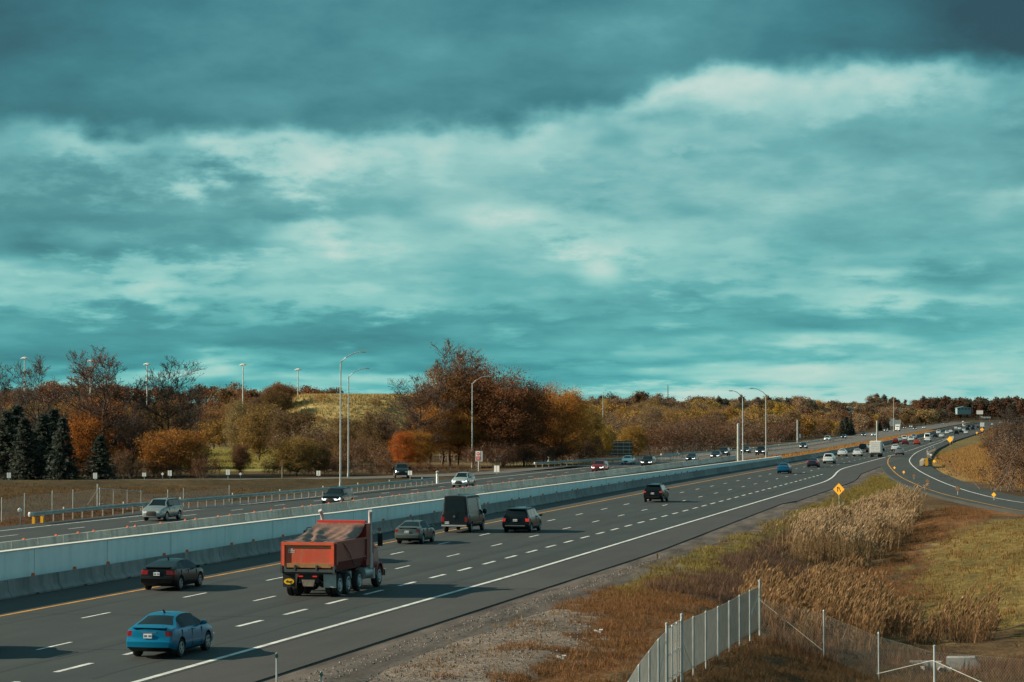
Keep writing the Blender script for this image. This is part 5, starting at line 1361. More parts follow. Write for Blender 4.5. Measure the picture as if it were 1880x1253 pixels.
BROWN = (.18, .09, .042); DBROWN = (.13, .056, .030); ORANGE = (.40, .15, .03); GOLD = (.36, .205, .05); OLIVE = (.19, .125, .05); GREYB = (.19, .125, .085); PINK = (.26, .12, .085); YEL = (.42, .28, .05); DGRN = (.055, .072, .058); RUSTC = (.21, .09, .045)
CNT = {}
def plant(kind, u, d, vtop, col, label, cat='tree', group=None, wide=1.0, var=None, jit=.12, hgt=None):
    x, y = at(u, d); z = float(T(x, y)); ztop = CAMH - (vtop - HZ) / F * d if hgt is None else z + hgt
    h = max(1.2, ztop - z); L = VEG[kind]; p = L[(CNT.setdefault(kind, 0) if var is None else var) % len(L)]; CNT[kind] += 1
    c = copy_tree(p); c.location = (x, y, z - .05); s = h * random.uniform(.96, 1.04) if hgt is not None else h
    c.scale = (s * wide, s * wide, s); c.rotation_euler = (0, 0, random.uniform(0, 6.28))
    k = random.uniform(1 - jit, 1 + jit)
    for ch in KIDS[c.name]: ch.color = (*[q * k for q in col], 1)
    tag(c, label, cat, group); return c
for k in list(VEG):
    CNT[k] = 0
WOODS = []; rb = random.Random(5)
def wood(kind, u, d, col, h, wide):
    x, y = at(u, d); L = VEG[kind]; WOODS.append((rb.choice(L), x, y, float(T(x, y)) - .05, h, wide, rb.uniform(0, 6.28), col, rb.uniform(.7, 1.3)))
def build_woods():
    lm = mat_leaf('woods_leaves', attr=True, sc_=.12, tint=(.16, .10, .05)); V = []; Fq = []; Cc = []; n = 0
    for p, x, y, z, h, wd, a, col, k in WOODS:
        for ch in KIDS[p.name]:
            me = ch.data; v = np.empty(len(me.vertices) * 3, np.float32); me.vertices.foreach_get('co', v); v = v.reshape(-1, 3)
            f = np.empty(len(me.loops), np.int32); me.loops.foreach_get('vertex_index', f); f = f.reshape(-1, 4)
            c, s_ = math.cos(a), math.sin(a)
            V.append(np.stack([x + (v[:, 0] * c - v[:, 1] * s_) * h * wd, y + (v[:, 0] * s_ + v[:, 1] * c) * h * wd, z + v[:, 2] * h], -1)); Fq.append(f + n); n += len(v)
            cc = np.ones((len(v), 4), np.float32); cc[:, :3] = np.array(col) * k if ch.name.startswith('crown') else np.array((.06, .045, .04)); Cc.append(cc)
    o = np_mesh('distant_woods', np.concatenate(V), np.concatenate(Fq), lm, colors=np.concatenate(Cc)); tag(o, 'far-off mixed woods along the skyline beyond the highway', 'woods', kind='stuff')
# --- near the oncoming carriageway: individually recognisable
plant('bare', 8, 372, 660, GREYB, 'leafless tree cut by the left edge, behind dark spruces', wide=1.1, var=0)
plant('bare', 70, 362, 647, GREYB, 'tall leafless tree with a forked top beside the leftmost mast', wide=1.05, var=1)
plant('bare', 188, 356, 632, PINK, 'tallest bare tree on the left with sparse pink leaves', wide=1.3, var=2)
plant('bare', 314, 362, 652, RUSTC, 'bare tree with a few rusty leaves between two masts', wide=1.25, var=0)
plant('bare', 242, 352, 722, BROWN, 'small dark bare tree left of the orange thicket', wide=1.2, var=1)
plant('spruce', 12, 338, 752, DGRN, 'dark spruce at the left edge of the photo', wide=1.6); plant('spruce', 30, 345, 742, DGRN, 'tallest dark spruce, behind the first two at the left edge', wide=1.6); plant('spruce', 98, 344, 748, DGRN, 'dark spruce behind the pointed one', wide=1.5); plant('spruce', 62, 337, 790, DGRN, 'low dark spruce in front of the spruce row', wide=1.9); plant('spruce', 46, 334, 765, DGRN, 'broad dark spruce, second from the left edge', wide=1.5)
plant('spruce', 80, 342, 757, DGRN, 'dark spruce in the middle of the spruce row', wide=1.5); plant('spruce', 115, 332, 764, DGRN, 'pointed spruce, second from the right in the spruce row', wide=1.4)
plant('spruce', 184, 331, 797, DGRN, 'smaller spruce standing apart on the right of the spruce row', wide=1.8)
plant('round', 152, 352, 752, ORANGE, 'orange tree glowing between the spruces'); plant('round', 316, 347, 775, (.33, .15, .035), 'orange gold tree low in front of the field', wide=1.15)
plant('round', 350, 351, 790, ORANGE, 'small orange tree at the right of the orange gold one'); plant('round', 282, 356, 800, (.28, .13, .03), 'small rusty tree left of the orange gold one')
plant('twig', 225, 340, 822, BROWN, 'dark bare shrub right of the small spruce', 'shrub'); plant('twig', 375, 336, 828, DBROWN, 'dark bare shrub right of the orange trees', 'shrub')
plant('big', 443, 345, 808, DBROWN, 'small dark tree alone in front of the field', wide=.9)
plant('round', 545, 352, 792, (.22, .145, .04), 'golden green rounded bush right of the field', 'bush', wide=1.05); plant('round', 580, 356, 806, (.15, .10, .04), 'olive bush right of the golden green one', 'bush')
plant('round', 476, 470, 738, (.25, .165, .055), 'round golden tree behind the field'); plant('big', 438, 480, 728, (.30, .23, .10), 'pale thin golden tree left of the round golden one', wide=.8)
plant('round', 540, 460, 742, (.16, .105, .05), 'rounded brown tree left of the grassy mound'); plant('twig', 597, 430, 772, GREYB, 'grey brown bare tree below the grassy mound', wide=1.2)
plant('round', 632, 425, 780, OLIVE, 'olive tree behind the two tall lamps'); plant('round', 690, 410, 752, (.155, .105, .05), 'brown rounded tree between the second lamp and the vivid orange maple', wide=.8)
plant('twig', 660, 380, 800, BROWN, 'brown bare shrub right of the two tall lamps', 'shrub', wide=1.1); plant('twig', 610, 372, 818, BROWN, 'brown bare shrub left of the two tall lamps', 'shrub', wide=1.2); plant('twig', 705, 376, 806, BROWN, 'brown bare shrub beside the small orange maple', 'shrub', wide=1.1)
plant('big', 742, 368, 788, (.50, .14, .02), 'small vivid orange maple below the tall brown maples', wide=1.0); plant('big', 766, 374, 780, (.42, .19, .03), 'orange maple right of the small vivid one', wide=1.1)
plant('bare', 768, 402, 688, DBROWN, 'dark half bare maple left of the tallest one', wide=1.5, var=2); plant('big', 812, 414, 668, (.28, .135, .045), 'orange brown maple in front of the tallest maple', wide=.95); plant('bare', 826, 418, 620, (.34, .16, .07), 'tallest maple of the clump with a bare top', wide=1.15, var=2)
plant('big', 790, 408, 740, (.52, .25, .05), 'golden lower maple at the left of the clump', wide=1.1); plant('big', 842, 412, 742, (.46, .22, .045), 'golden brown lower maple in front of the clump', wide=1.2)
plant('dense', 868, 424, 648, (.25, .105, .045), 'dark brown maple right of the tallest one', wide=.85); plant('dense', 924, 414, 668, (.24, .10, .042), 'broad dark brown maple behind the third lamp', wide=1.0); plant('dense', 962, 418, 690, (.13, .05, .025), 'red brown maple left of the orange one', wide=.9)
plant('dense', 1032, 430, 697, (.58, .27, .06), 'large orange gold maple at the right of the clump', wide=.95); plant('dense', 998, 440, 700, (.36, .15, .06), 'rusty pink maple between the dark and the orange gold ones', wide=.8)
plant('big', 1078, 452, 738, (.27, .19, .05), 'yellow brown tree right of the orange gold maple'); plant('round', 1098, 462, 768, YEL, 'yellow tree above the dark road sign', wide=.8); plant('round', 1160, 490, 777, (.38, .23, .05), 'golden shrub behind the dark road sign', 'shrub')
for i, u in enumerate((880, 905, 935, 960, 985, 1012, 1040, 1062, 1085)):
    plant('shrub', u, 392 + i * 6, 812 - i * 1.5, DBROWN, 'dark undergrowth shrub below the maple clump', 'shrub', 'dark shrubs below the maples', 1.3)
for i, u in enumerate((30, 62, 98, 138, 205, 240, 268, 300, 335, 372)):
    plant('twig', u, 345, 838 + (i * 7) % 16, BROWN, 'brown shrub at the foot of the spruces and orange trees', 'shrub', 'brown shrubs along the off-ramp bank', 1.5)
for i, u in enumerate((500, 530, 565, 600, 640, 680, 715, 735, 755, 780, 815, 850)):
    plant('twig', u, 360, 838 + (i * 5) % 14, BROWN, 'low brown shrub along the off-ramp, right of the field', 'shrub', 'low brown shrubs by the off-ramp', 1.5)
# --- random bands
def band(n, u0, u1, d0, d1, kinds, cols, hr, label, cat, group, wide=(.9, 1.2), ok=None, mass=False):
    k = 0; tries = 0
    while k < n and tries < n * 6:
        tries += 1
        u = rb.uniform(u0, u1); d = d0 * (d1 / d0) ** rb.random(); x, y = at(u, d)
        if x > opp(-84, y) and x < float(edge_x_np(y)) + 12 and d < 2650: continue
        if seg_dist(np.array([x]), np.array([y]), RAMP_R)[0] < 10: continue
        if ok and not ok(u, d, x, y): continue
        if mass: wood(rb.choice(kinds), u, d, rb.choice(cols), rb.uniform(*hr), rb.uniform(*wide))
        else: plant(rb.choice(kinds), u, d, 0, rb.choice(cols), label, cat, group, rb.uniform(*wide), jit=.3, hgt=rb.uniform(*hr))
        k += 1
mnd = lambda u, d, x, y: np.hypot(x - MOUND[0], y - MOUND[1]) > 60
band(34, -20, 340, 400, 560, ['round', 'round', 'big'], [OLIVE, (.28, .18, .06), BROWN, GOLD, (.26, .16, .07), ORANGE], (8, 12), 'brown or golden tree in the wood behind the spruces', 'tree', 'trees behind the spruces', ok=lambda u, d, x, y: u < 250 or d > 500)
band(26, 350, 520, 620, 760, ['round', 'far'], [OLIVE, GREYB, BROWN, GOLD], (7, 11), 'brown tree along the far side of the field', 'tree', 'trees beyond the field')
band(24, 555, 760, 440, 560, ['round', 'twig'], [OLIVE, GREYB, BROWN, (.24, .17, .06)], (4.5, 7), 'brown tree in front of the grassy mound', 'tree', 'trees at the foot of the mound')
band(10, 580, 760, 700, 760, ['shrub'], [OLIVE, GOLD], (2, 3.6), 'shrub on the slope of the grassy mound', 'shrub', 'shrubs on the mound')
band(95, -80, 610, 940, 1300, ['far'], [RUSTC, (.2, .12, .05), BROWN, (.2, .12, .06), DGRN, (.13, .07, .04)], (9, 13), 'red brown tree of the wooded ridge on the left skyline', 'tree', 'trees on the wooded ridge', (1.0, 1.4))
band(46, 480, 900, 1250, 1700, ['far', 'slim'], [BROWN, DGRN, (.06, .04, .03), GREYB], (8, 12), 'dark tree on the skyline behind the grassy mound', 'tree', 'trees behind the mound', (.9, 1.3), mnd, True)
band(75, 1050, 1560, 780, 1150, ['round', 'far', 'far'], [YEL, GOLD, GOLD, (.34, .22, .06), OLIVE, (.26, .19, .12), (.24, .16, .08)], (6, 10), 'yellow or brown tree on the gentle slope beyond the road', 'tree', 'yellow trees on the slope', (.9, 1.3))  # paler browns put distance haze into tree colours, here and next two bands
band(80, 1060, 1720, 1150, 1700, ['far'], [GOLD, (.28, .2, .07), (.30, .21, .13), GREYB, (.30, .2, .08), YEL, DGRN], (6, 10), 'distant brown or golden tree halfway up the slope', 'tree', 'trees halfway up the slope', (.9, 1.4))
band(300, 1040, 1760, 1650, 2700, ['far', 'far', 'slim'], [DGRN, DGRN, (.10, .07, .045), (.24, .15, .07), (.26, .18, .12), GREYB, GOLD, (.30, .21, .09), (.08, .065, .04)], (8, 14), '', '', '', (.9, 1.5), None, True)
band(190, 1690, 1960, 2650, 2950, ['slim'], [DGRN, (.12, .05, .035), (.05, .035, .03), (.09, .045, .03)], (16, 22), 'tall dark conifer on the ridge at far right', 'tree', 'conifers on the far right ridge', (1.0, 1.6), None, True)
band(70, 1600, 1765, 2400, 3050, ['far', 'slim'], [DGRN, BROWN, GREYB, (.06, .045, .03)], (9, 15), '', '', '', (1, 1.5), None, True)
band(40, 1740, 1960, 2300, 2640, ['far'], [GOLD, BROWN, GREYB, ORANGE, DBROWN], (10, 14), 'autumn tree below the conifers at the end of the road', 'tree', 'autumn trees below the conifers', (1.0, 1.3), lambda u, d, x, y: x > float(edge_x_np(y)) + 60 or x < opp(-120, y))
band(60, -520, -30, 350, 560, ['round', 'big'], [OLIVE, BROWN, GOLD, (.26, .16, .07), ORANGE], (8, 13), '', '', '', (.9, 1.2), None, True)
band(60, -700, -90, 900, 1300, ['far'], [RUSTC, BROWN, BROWN, DGRN], (9, 13), '', '', '', (1, 1.4), None, True)
band(70, 1950, 2700, 500, 2600, ['far', 'slim'], [BROWN, GREYB, DGRN, GOLD], (8, 13), '', '', '', (1, 1.4), None, True)
# thickets hugging the far side of the oncoming carriageway
rb.seed(9)
for i in range(96):
    y = 450 + 680 * (i / 96) ** 1.25; x = opp(-76.3, y) - rb.uniform(11, 36) - (6 if y < 520 else 0)
    plant(rb.choice(['twig', 'twig', 'shrub']), px(x, y), dep(x, y), 0, rb.choice([BROWN, DBROWN, GREYB, (.16, .10, .055)]), 'dark bare thicket along the far edge of the oncoming lanes', 'shrub', 'dark thickets by the oncoming lanes', rb.uniform(1.3, 1.8), jit=.25, hgt=rb.uniform(5.5, 8.5))
for i in range(34):
    y = 480 + 620 * (i / 34); x = opp(-76.3, y) - rb.uniform(40, 80)
    plant(rb.choice(['round', 'twig']), px(x, y), dep(x, y), 0, rb.choice([GREYB, OLIVE, GREYB, GOLD, (.2, .14, .07)]), 'pale brown tree behind the dark thickets', 'tree', 'pale brown trees behind the thickets', rb.uniform(.8, 1.1), jit=.25, hgt=rb.uniform(7.5, 10.5))
for u, d, vt in ((1545, 960, 772), (1553, 965, 764), (1562, 985, 768), (1615, 1290, 772), (1622, 1300, 766), (1629, 1310, 770)): plant('spruce', u, d, vt, DGRN, 'dark evergreen beside the far oncoming lanes', 'tree', 'evergreens by the far oncoming lanes', 1.4)
for i in range(80):
    y = 1120 + 1300 * i / 80; x = opp(-76.3, y) - rb.uniform(13, 70); (wood('far', px(x, y), dep(x, y), rb.choice([GREYB, (.26, .18, .1), BROWN, (.2, .11, .06)]), rb.uniform(6, 11), rb.uniform(1, 1.4)) if y > 1500 else plant('far', px(x, y), dep(x, y), 0, rb.choice([GREYB, DBROWN, BROWN, RUSTC]), 'brown tree along the distant bend of the oncoming lanes', 'tree', 'trees along the distant bend', rb.uniform(1, 1.4), jit=.25, hgt=rb.uniform(6, 11)))
# right of the on-ramp
for i in range(75):
    t = i / 75; d = 262 + 700 * t ** 1.6; x0 = max(px(float(np.interp(d, [220, 261, 325, 461, 560, 857, 1500], [-1, -5, -14, -27, -31, -40, -48])) + 9 + 4 * rb.random(), d), 1660)
    u = rb.uniform(max(x0, 1752 - 30 * t), 1905); plant(rb.choice(['twig', 'shrub', 'twig']), u, d, 0, rb.choice([BROWN, (.26, .16, .07), DBROWN, (.24, .15, .06)]), 'brown shrub in the tangle right of the on-ramp', 'shrub', 'shrubs right of the on-ramp', rb.uniform(.9, 1.3), jit=.25, hgt=rb.uniform(2.0, 5.2) * (1 + .5 * t))
plant('bare', 1858, 330, 752, (.25, .16, .08), 'pale bare tree at the right edge above the brown tangle', wide=1.3, var=1); plant('bare', 1842, 420, 745, (.24, .16, .09), 'thin bare tree left of the pale one at the right edge', wide=1.2, var=0); plant('twig', 1868, 300, 790, GREYB, 'large grey brown shrub at the right edge', 'shrub', wide=.9)
plant('twig', 1845, 282, 812, BROWN, 'large brown shrub in front of the right edge trees', 'shrub', wide=1.0)
build_woods()
for L in VEG.values():
    for p in L:
        kill(p)

# --- grass, weeds and reeds (countless, one object per kind)
g5 = np.random.default_rng(5)
def scatter(P, dens, noisy=.0, fade=True):
    a = np.array(P); lo, hi = a.min(0), a.max(0); n = int((hi - lo).prod() * dens)
    n = min(n, 400000); x = g5.uniform(lo[0], hi[0], n); y = g5.uniform(lo[1], hi[1], n)
    jx = x + 1.5 * wob(x, y, 5); jy = y + 3 * wob(x + 40, y, 5); k = inpoly(jx, jy, P)
    if noisy: k &= (wob(x + 9, y - 4, 3.2) + g5.normal(0, .35, n)) > noisy
    k &= ~((x > pave_np(y) - 9) & (x < pave_np(y) + .9))
    k &= seg_dist(x, y, RAMP_L) > 2.2
    return x[k], y[k]
def pave_np(y): return np.interp(y, _py, _px)
_py = np.arange(20, 540, 4.); _px = np.array([pave_x(q) for q in _py])
def blades(name, areas, hr, nb, w, col, label, lean=.35, cat='grass'):
    X = []; Y = []
    for P, dens, noisy in areas: a, b = scatter(P, dens, noisy); X.append(a); Y.append(b)
    x = np.concatenate(X); y = np.concatenate(Y); z = T(x, y); n = len(x)
    x = np.repeat(x, nb) + g5.normal(0, .12, n * nb); y = np.repeat(y, nb) + g5.normal(0, .12, n * nb); z = np.repeat(z, nb) - .03
    h = g5.uniform(*hr, n).repeat(nb) * g5.uniform(.6, 1.15, n * nb); a = g5.uniform(0, 6.28, n * nb); l = h * np.abs(g5.normal(0, lean, n * nb)); b = g5.uniform(0, 6.28, n * nb)
    ww = w * g5.uniform(.6, 1.4, n * nb); dx, dy = np.cos(a) * ww / 2, np.sin(a) * ww / 2
    V = np.zeros((n * nb, 3, 3)); V[:, 0] = np.stack([x - dx, y - dy, z], -1); V[:, 1] = np.stack([x + dx, y + dy, z], -1); V[:, 2] = np.stack([x + np.cos(b) * l, y + np.sin(b) * l, z + h], -1)
    o = np_mesh(name, V.reshape(-1, 3), np.arange(n * nb * 3).reshape(-1, 3), M['grass']); o.color = (*col, 1)
    tag(o, label, cat, kind='stuff'); return o
blades('dry_grass', [(Z_RUST, 26, -.9), (Z_RUST2, 14, -.7)], (.08, .36), 6, .028, (.21, .104, .044), 'rust coloured dry grass beside the fence and along the ditch', .8)
blades('dry_grass', [(Z_SAND, 3, .35)], (.10, .28), 5, .045, (.25, .15, .06), 'sparse dry tufts on the sandy gravel')
blades('green_grass', [(Z_GREEN, 14, -.6)], (.15, .40), 6, .045, (.22, .175, .05), 'yellow green grass along the gravel edge', .7)
blades('mown_grass', [(Z_SLOPE, 9, -.25)], (.08, .26), 4, .045, (.27, .20, .065), 'short olive grass on the slope at right')
blades('mown_grass', [(Z_SLOPE, 3, .25)], (.15, .40), 5, .045, (.25, .13, .048), 'orange brown patches in the grass on the slope at right')
blades('dark_weeds', [(Z_WEED, 18, -.7)], (.2, .7), 6, .030, (.135, .082, .060), 'dark purplish weeds at the edge of the reeds', .8, 'weeds')
blades('dark_weeds', [(Z_REED1, 5, -1), (Z_REED2, 8, -1), (Z_REED3, 8, -1)], (.25, .75), 6, .035, (.125, .076, .045), 'brown undergrowth between the reeds', .4, 'weeds')
Z_FENCE = zone((1398, 1158), (1500, 1192), (1600, 1206), (1700, 1214), (1885, 1206), (1885, 1250), (1700, 1250), (1500, 1218), (1400, 1185))
blades('brown_weeds', [(Z_FENCE, 14, -.5)], (.25, .75), 6, .03, (.15, .078, .045), 'taller reddish brown weeds along the see-through fence', .5, 'weeds')
blades('brown_grass', [(Z_FRONT, 26, -.9)], (.08, .36), 6, .028, (.125, .076, .036), 'dark brown grass around the foot of the fences', .8)
Z_BANK = [(-80.5, 165), (-80.5, 262), (-92, 285), (-150, 283), (-150, 165)]
blades('bank_grass', [(Z_BANK, 5, -.5)], (.10, .32), 4, .06, (.115, .072, .034), 'reddish grass in the ditch and on the bank left of the guard rail')
Z_MED = [(opp(-61, y), y) for y in range(445, 1300, 40)] + [(lane(-49.3, y), y) for y in range(1285, 440, -40)]
Z_FAR = [(-30, 470), (-26, 400), (-12, 320), (2, 262), (30, 240), (60, 330), (60, 900), (-30, 900)]
def coarse(name, P, dens, hr, w, col, label):
    a = np.array(P); lo, hi = a.min(0), a.max(0); n = int((hi - lo).prod() * dens); x = g5.uniform(lo[0], hi[0], n); y = g5.uniform(lo[1], hi[1], n); k = inpoly(x, y, P)
    k &= seg_dist(x, y, RAMP_R) > 5.2
    x, y = x[k], y[k]; n = len(x); z = T(x, y); nb = 4; x = np.repeat(x, nb) + g5.normal(0, .3, n * nb); y = np.repeat(y, nb) + g5.normal(0, .3, n * nb); z = np.repeat(z, nb)
    h = g5.uniform(*hr, n * nb); a = g5.uniform(0, 6.28, n * nb); dx, dy = np.cos(a) * w / 2, np.sin(a) * w / 2; l = h * .3
    V = np.zeros((n * nb, 3, 3)); V[:, 0] = np.stack([x - dx, y - dy, z], -1); V[:, 1] = np.stack([x + dx, y + dy, z], -1); V[:, 2] = np.stack([x + g5.normal(0, 1, n * nb) * l, y + g5.normal(0, 1, n * nb) * l, z + h], -1)
    o = np_mesh(name, V.reshape(-1, 3), np.arange(n * nb * 3).reshape(-1, 3), M['grass']); o.color = (*col, 1); tag(o, label, 'grass', kind='stuff')
coarse('median_grass', Z_MED, 1.2, (.3, .7), .16, (.40, .21, .06), 'orange dry grass in the median beyond the wall')
coarse('ramp_grass', Z_FAR, 3.0, (.2, .65), .06, (.34, .20, .07), 'golden dry grass on the rise right of the on-ramp')
Z_FIELD = [at(u, d) for u, d in ((395, 400), (520, 400), (560, 600), (380, 600))]
coarse('field_grass', Z_FIELD, .8, (.1, .35), .2, (.26, .225, .065), 'green field behind the off-ramp')
Z_MND = [(MOUND[0] + 75 * math.cos(a), MOUND[1] + 75 * math.sin(a)) for a in np.linspace(0, 6.2, 16)]
coarse('mound_grass', Z_MND, .7, (.3, 1.0), .3, (.40, .30, .12), 'yellowed grass covering the mound')
def reeds(areas, label, hr, stemcol, plumecol):
    X = []; Y = []
    for P, dens, noisy in areas: a, b = scatter(P, dens, noisy); X.append(a); Y.append(b)
    x = np.concatenate(X); y = np.concatenate(Y); n = len(x); z = T(x, y); h = g5.uniform(*hr, n) + .45 * wob(x, y, 6)
    lx, ly = g5.normal(.16, .15, n), g5.normal(0, .15, n); top = np.stack([x + lx, y + ly, z + h], -1); base = np.stack([x, y, z], -1)
    V = []; mi = []; cnt = 0
    def tri(a, b, c, m): V.append(np.stack([a, b, c], 1)); mi.append(np.full(n, m))
    a = g5.uniform(0, 6.28, n); o = np.stack([np.cos(a), np.sin(a), 0 * a], -1) * .022
    tri(base - o, base + o, top, 0)
    for k in range(3):
        f = g5.uniform(.2, .65, n)[:, None]; s = base + (top - base) * f; b = g5.uniform(0, 6.28, n); e = s + np.stack([np.cos(b) * .26, np.sin(b) * .26, g5.uniform(.1, .45, n)], -1); up = np.array((0, 0, .025)); tri(s - up, s + up, e, 0)
    for k in range(3):
        b = a + k * 1.05; pl = g5.uniform(.20, .38, n)[:, None]; w = np.stack([np.cos(b), np.sin(b), 0 * b], -1) * g5.uniform(.028, .06, n)[:, None]; tip = top + np.stack([.35 + lx * 1.2, ly * 1.2, 0 * lx], -1) * pl + np.array((0, 0, 1)) * pl * .8; lo = top - np.array((0, 0, .15))
        mid = (top * .5 + tip * .5); tri(lo, mid - w, mid + w, 1); tri(mid + w, mid - w, tip, 1)
    V = np.concatenate(V); mi = np.concatenate(mi)
    sm = M['leaf'].copy(); 
    me_ = []
    for c in (stemcol, plumecol):
        m = mat_leaf('reed', .25, tuple(q * .6 for q in c)); oi = [q for q in m.node_tree.nodes if q.type == 'OBJECT_INFO'][0]
        rgb = m.node_tree.nodes.new('ShaderNodeRGB'); rgb.outputs[0].default_value = (*c, 1)
        for lk in list(oi.outputs['Color'].links): m.node_tree.links.new(rgb.outputs[0], lk.to_socket)
        me_.append(m)
    tag(np_mesh('reeds', V.reshape(-1, 3), np.arange(len(V) * 3).reshape(-1, 3), me_, matidx=mi), label, 'reeds', kind='stuff')
reeds([(Z_REED1, 30, -.05)], 'tall pale reeds with feathery plumes below the yellow diamond sign', (1.5, 2.2), (.27, .18, .095), (.52, .39, .25))
reeds([(Z_REED2, 32, .1), (Z_REED3, 24, .15)], 'brown reeds with drooping plumes behind the fences', (.8, 1.5), (.22, .13, .065), (.37, .24, .125))
reeds([(Z_WEED, .5, .2)], 'scattered reed plumes among the dark weeds', (1.0, 1.5), (.12, .07, .04), (.26, .17, .10))
# scraps of pale litter on the gravel
for u, v, lb in ((1097, 1163, 'white scrap lying on the gravel near the rust coloured grass'), (1028, 1211, 'pale scrap on the gravel left of the fence'), (1313, 949, 'white scrap at the edge of the gravel below the merge lane')):
    x, y, z = G(u, v); r_ = MB(); r_.box((0, 0, .06), (.30, .18, .05), 0, Matrix.Rotation(.3, 3, 'Y')); r_.box((.14, .06, .1), (.16, .12, .03), 0, Matrix.Rotation(-.7, 3, 'X'))
    tag(r_.build('litter_scrap', M['white'], None, 0, (x, y, z)), lb, 'litter')
# ------------------------------------------------------------------ sky, sun, camera
EXPO = .80
SUN_EL = R(25)
to_sun = Vector((-CYW * math.cos(SUN_EL), -SY * math.cos(SUN_EL), math.sin(SUN_EL)))
w = bpy.data.worlds.new('World'); scene.world = w; w.use_nodes = True
nt = w.node_tree; nt.nodes.clear()
out = N(nt, 'ShaderNodeOutputWorld'); bg = N(nt, 'ShaderNodeBackground'); nt.links.new(bg.outputs[0], out.inputs[0])
SKY_K = .1
bg.inputs[1].default_value = SKY_K; w.cycles.sampling_method = 'MANUAL'; w.cycles.sample_map_resolution = 512
sky = N(nt, 'ShaderNodeTexSky', sky_type='NISHITA'); sky.sun_disc = False; sky.sun_elevation = SUN_EL; sky.sun_rotation = math.atan2(to_sun.x, to_sun.y)
tc = N(nt, 'ShaderNodeTexCoord'); sep = N(nt, 'ShaderNodeSeparateXYZ'); nt.links.new(tc.outputs['Generated'], sep.inputs[0])
X_, Y_, Z_ = sep.outputs
hyp = math_n(nt, 'SQRT', math_n(nt, 'ADD', math_n(nt, 'MULTIPLY', X_, X_), math_n(nt, 'MULTIPLY', Y_, Y_)))
te = math_n(nt, 'DIVIDE', Z_, math_n(nt, 'MAXIMUM', hyp, .001))               # tan of elevation
az = math_n(nt, 'ADD', math_n(nt, 'ARCTAN2', X_, Y_), YAW)                     # bearing from the view axis
# cloud layers shrink towards the horizon
lg = math_n(nt, 'MULTIPLY', math_n(nt, 'LOGARITHM', math_n(nt, 'ADD', math_n(nt, 'MAXIMUM', te, 0.), .05), 2.718), .12)
def coords(sx, sy):
    c = N(nt, 'ShaderNodeCombineXYZ'); nt.links.new(math_n(nt, 'MULTIPLY', az, sx), c.inputs[0]); nt.links.new(math_n(nt, 'MULTIPLY', lg, sy), c.inputs[1]); return c.outputs[0]
wide, puff = coords(1.0, 3.6), coords(1.0, 2.0)
def wn(vec, scale, detail, rough, off=0.):
    n = N(nt, 'ShaderNodeTexNoise'); n.inputs['Scale'].default_value = scale; n.inputs['Detail'].default_value = detail; n.inputs['Roughness'].default_value = rough
    a = N(nt, 'ShaderNodeVectorMath', operation='ADD'); nt.links.new(vec, a.inputs[0]); a.inputs[1].default_value = (off, off * .7, off * .3); nt.links.new(a.outputs[0], n.inputs['Vector'])
    return math_n(nt, 'SUBTRACT', n.outputs['Fac'], .5)
def add(*xs):
    r = xs[0]
    for x in xs[1:]: r = math_n(nt, 'ADD', r, x)
    return r
def mul(a, b): return math_n(nt, 'MULTIPLY', a, b)
p1 = wn(puff, 18, 3, .5, 3.1); p2 = wn(puff, 48, 4, .55, 7.7); soft = wn(wide, 12, 5, .52, 1.3); tex = wn(wide, 34, 6, .6, 5.1); big = wn(wide, 7, 2, .5, 11.)
PXS = 1 / F
def prof(vals):                    # a smooth curve over the bearing through five photo columns
    r = N(nt, 'ShaderNodeFloatCurve'); c = r.mapping.curves[0]
    us = [0, 470, 940, 1410, 1880]
    for k, (u, v) in enumerate(zip(us, vals)):
        p = ((u + 470) / 2820, v)
        if k in (0, 4): c.points[0 if k == 0 else -1].location = p
        else: c.points.new(*p)
    r.mapping.update()
    nt.links.new(math_n(nt, 'DIVIDE', add(mul(math_n(nt, 'TANGENT', math_n(nt, 'MINIMUM', math_n(nt, 'MAXIMUM', az, -1.2), 1.2)), F), CX + 470), 2820), r.inputs['Value']); return r.outputs[0]
# (edge row per column, puff size px, softness px, bright per column, fade depth px, dark per column), from the top layer down
LAYERS = [
 ([238, 236, 212, 118, 128], 28, 16, [140, 172, 166, 170, 156], 175, [116, 122, 150, 146, 130]),
 ([436, 408, 372, 452, 346], 28, 16, [158, 172, 172, 168, 168], 118, [150, 148, 144, 118, 134]),
 ([522, 520, 528, 520, 505], 22, 9, [166, 168, 160, 166, 158], 92, [120, 118, 120, 124, 138]),
 ([660, 640, 648, 610, 620], 14, 7, [140, 142, 138, 176, 168], 52, [112, 116, 132, 140, 150]),
 ([700, 676, 690, 664, 676], 10, 6, [150, 164, 148, 166, 170], 60, [146, 150, 158, 176, 166]),
]
top = add(prof([v / 255 for v in (88, 104, 104, 96, 74)]), mul(big, .30), mul(soft, .32))
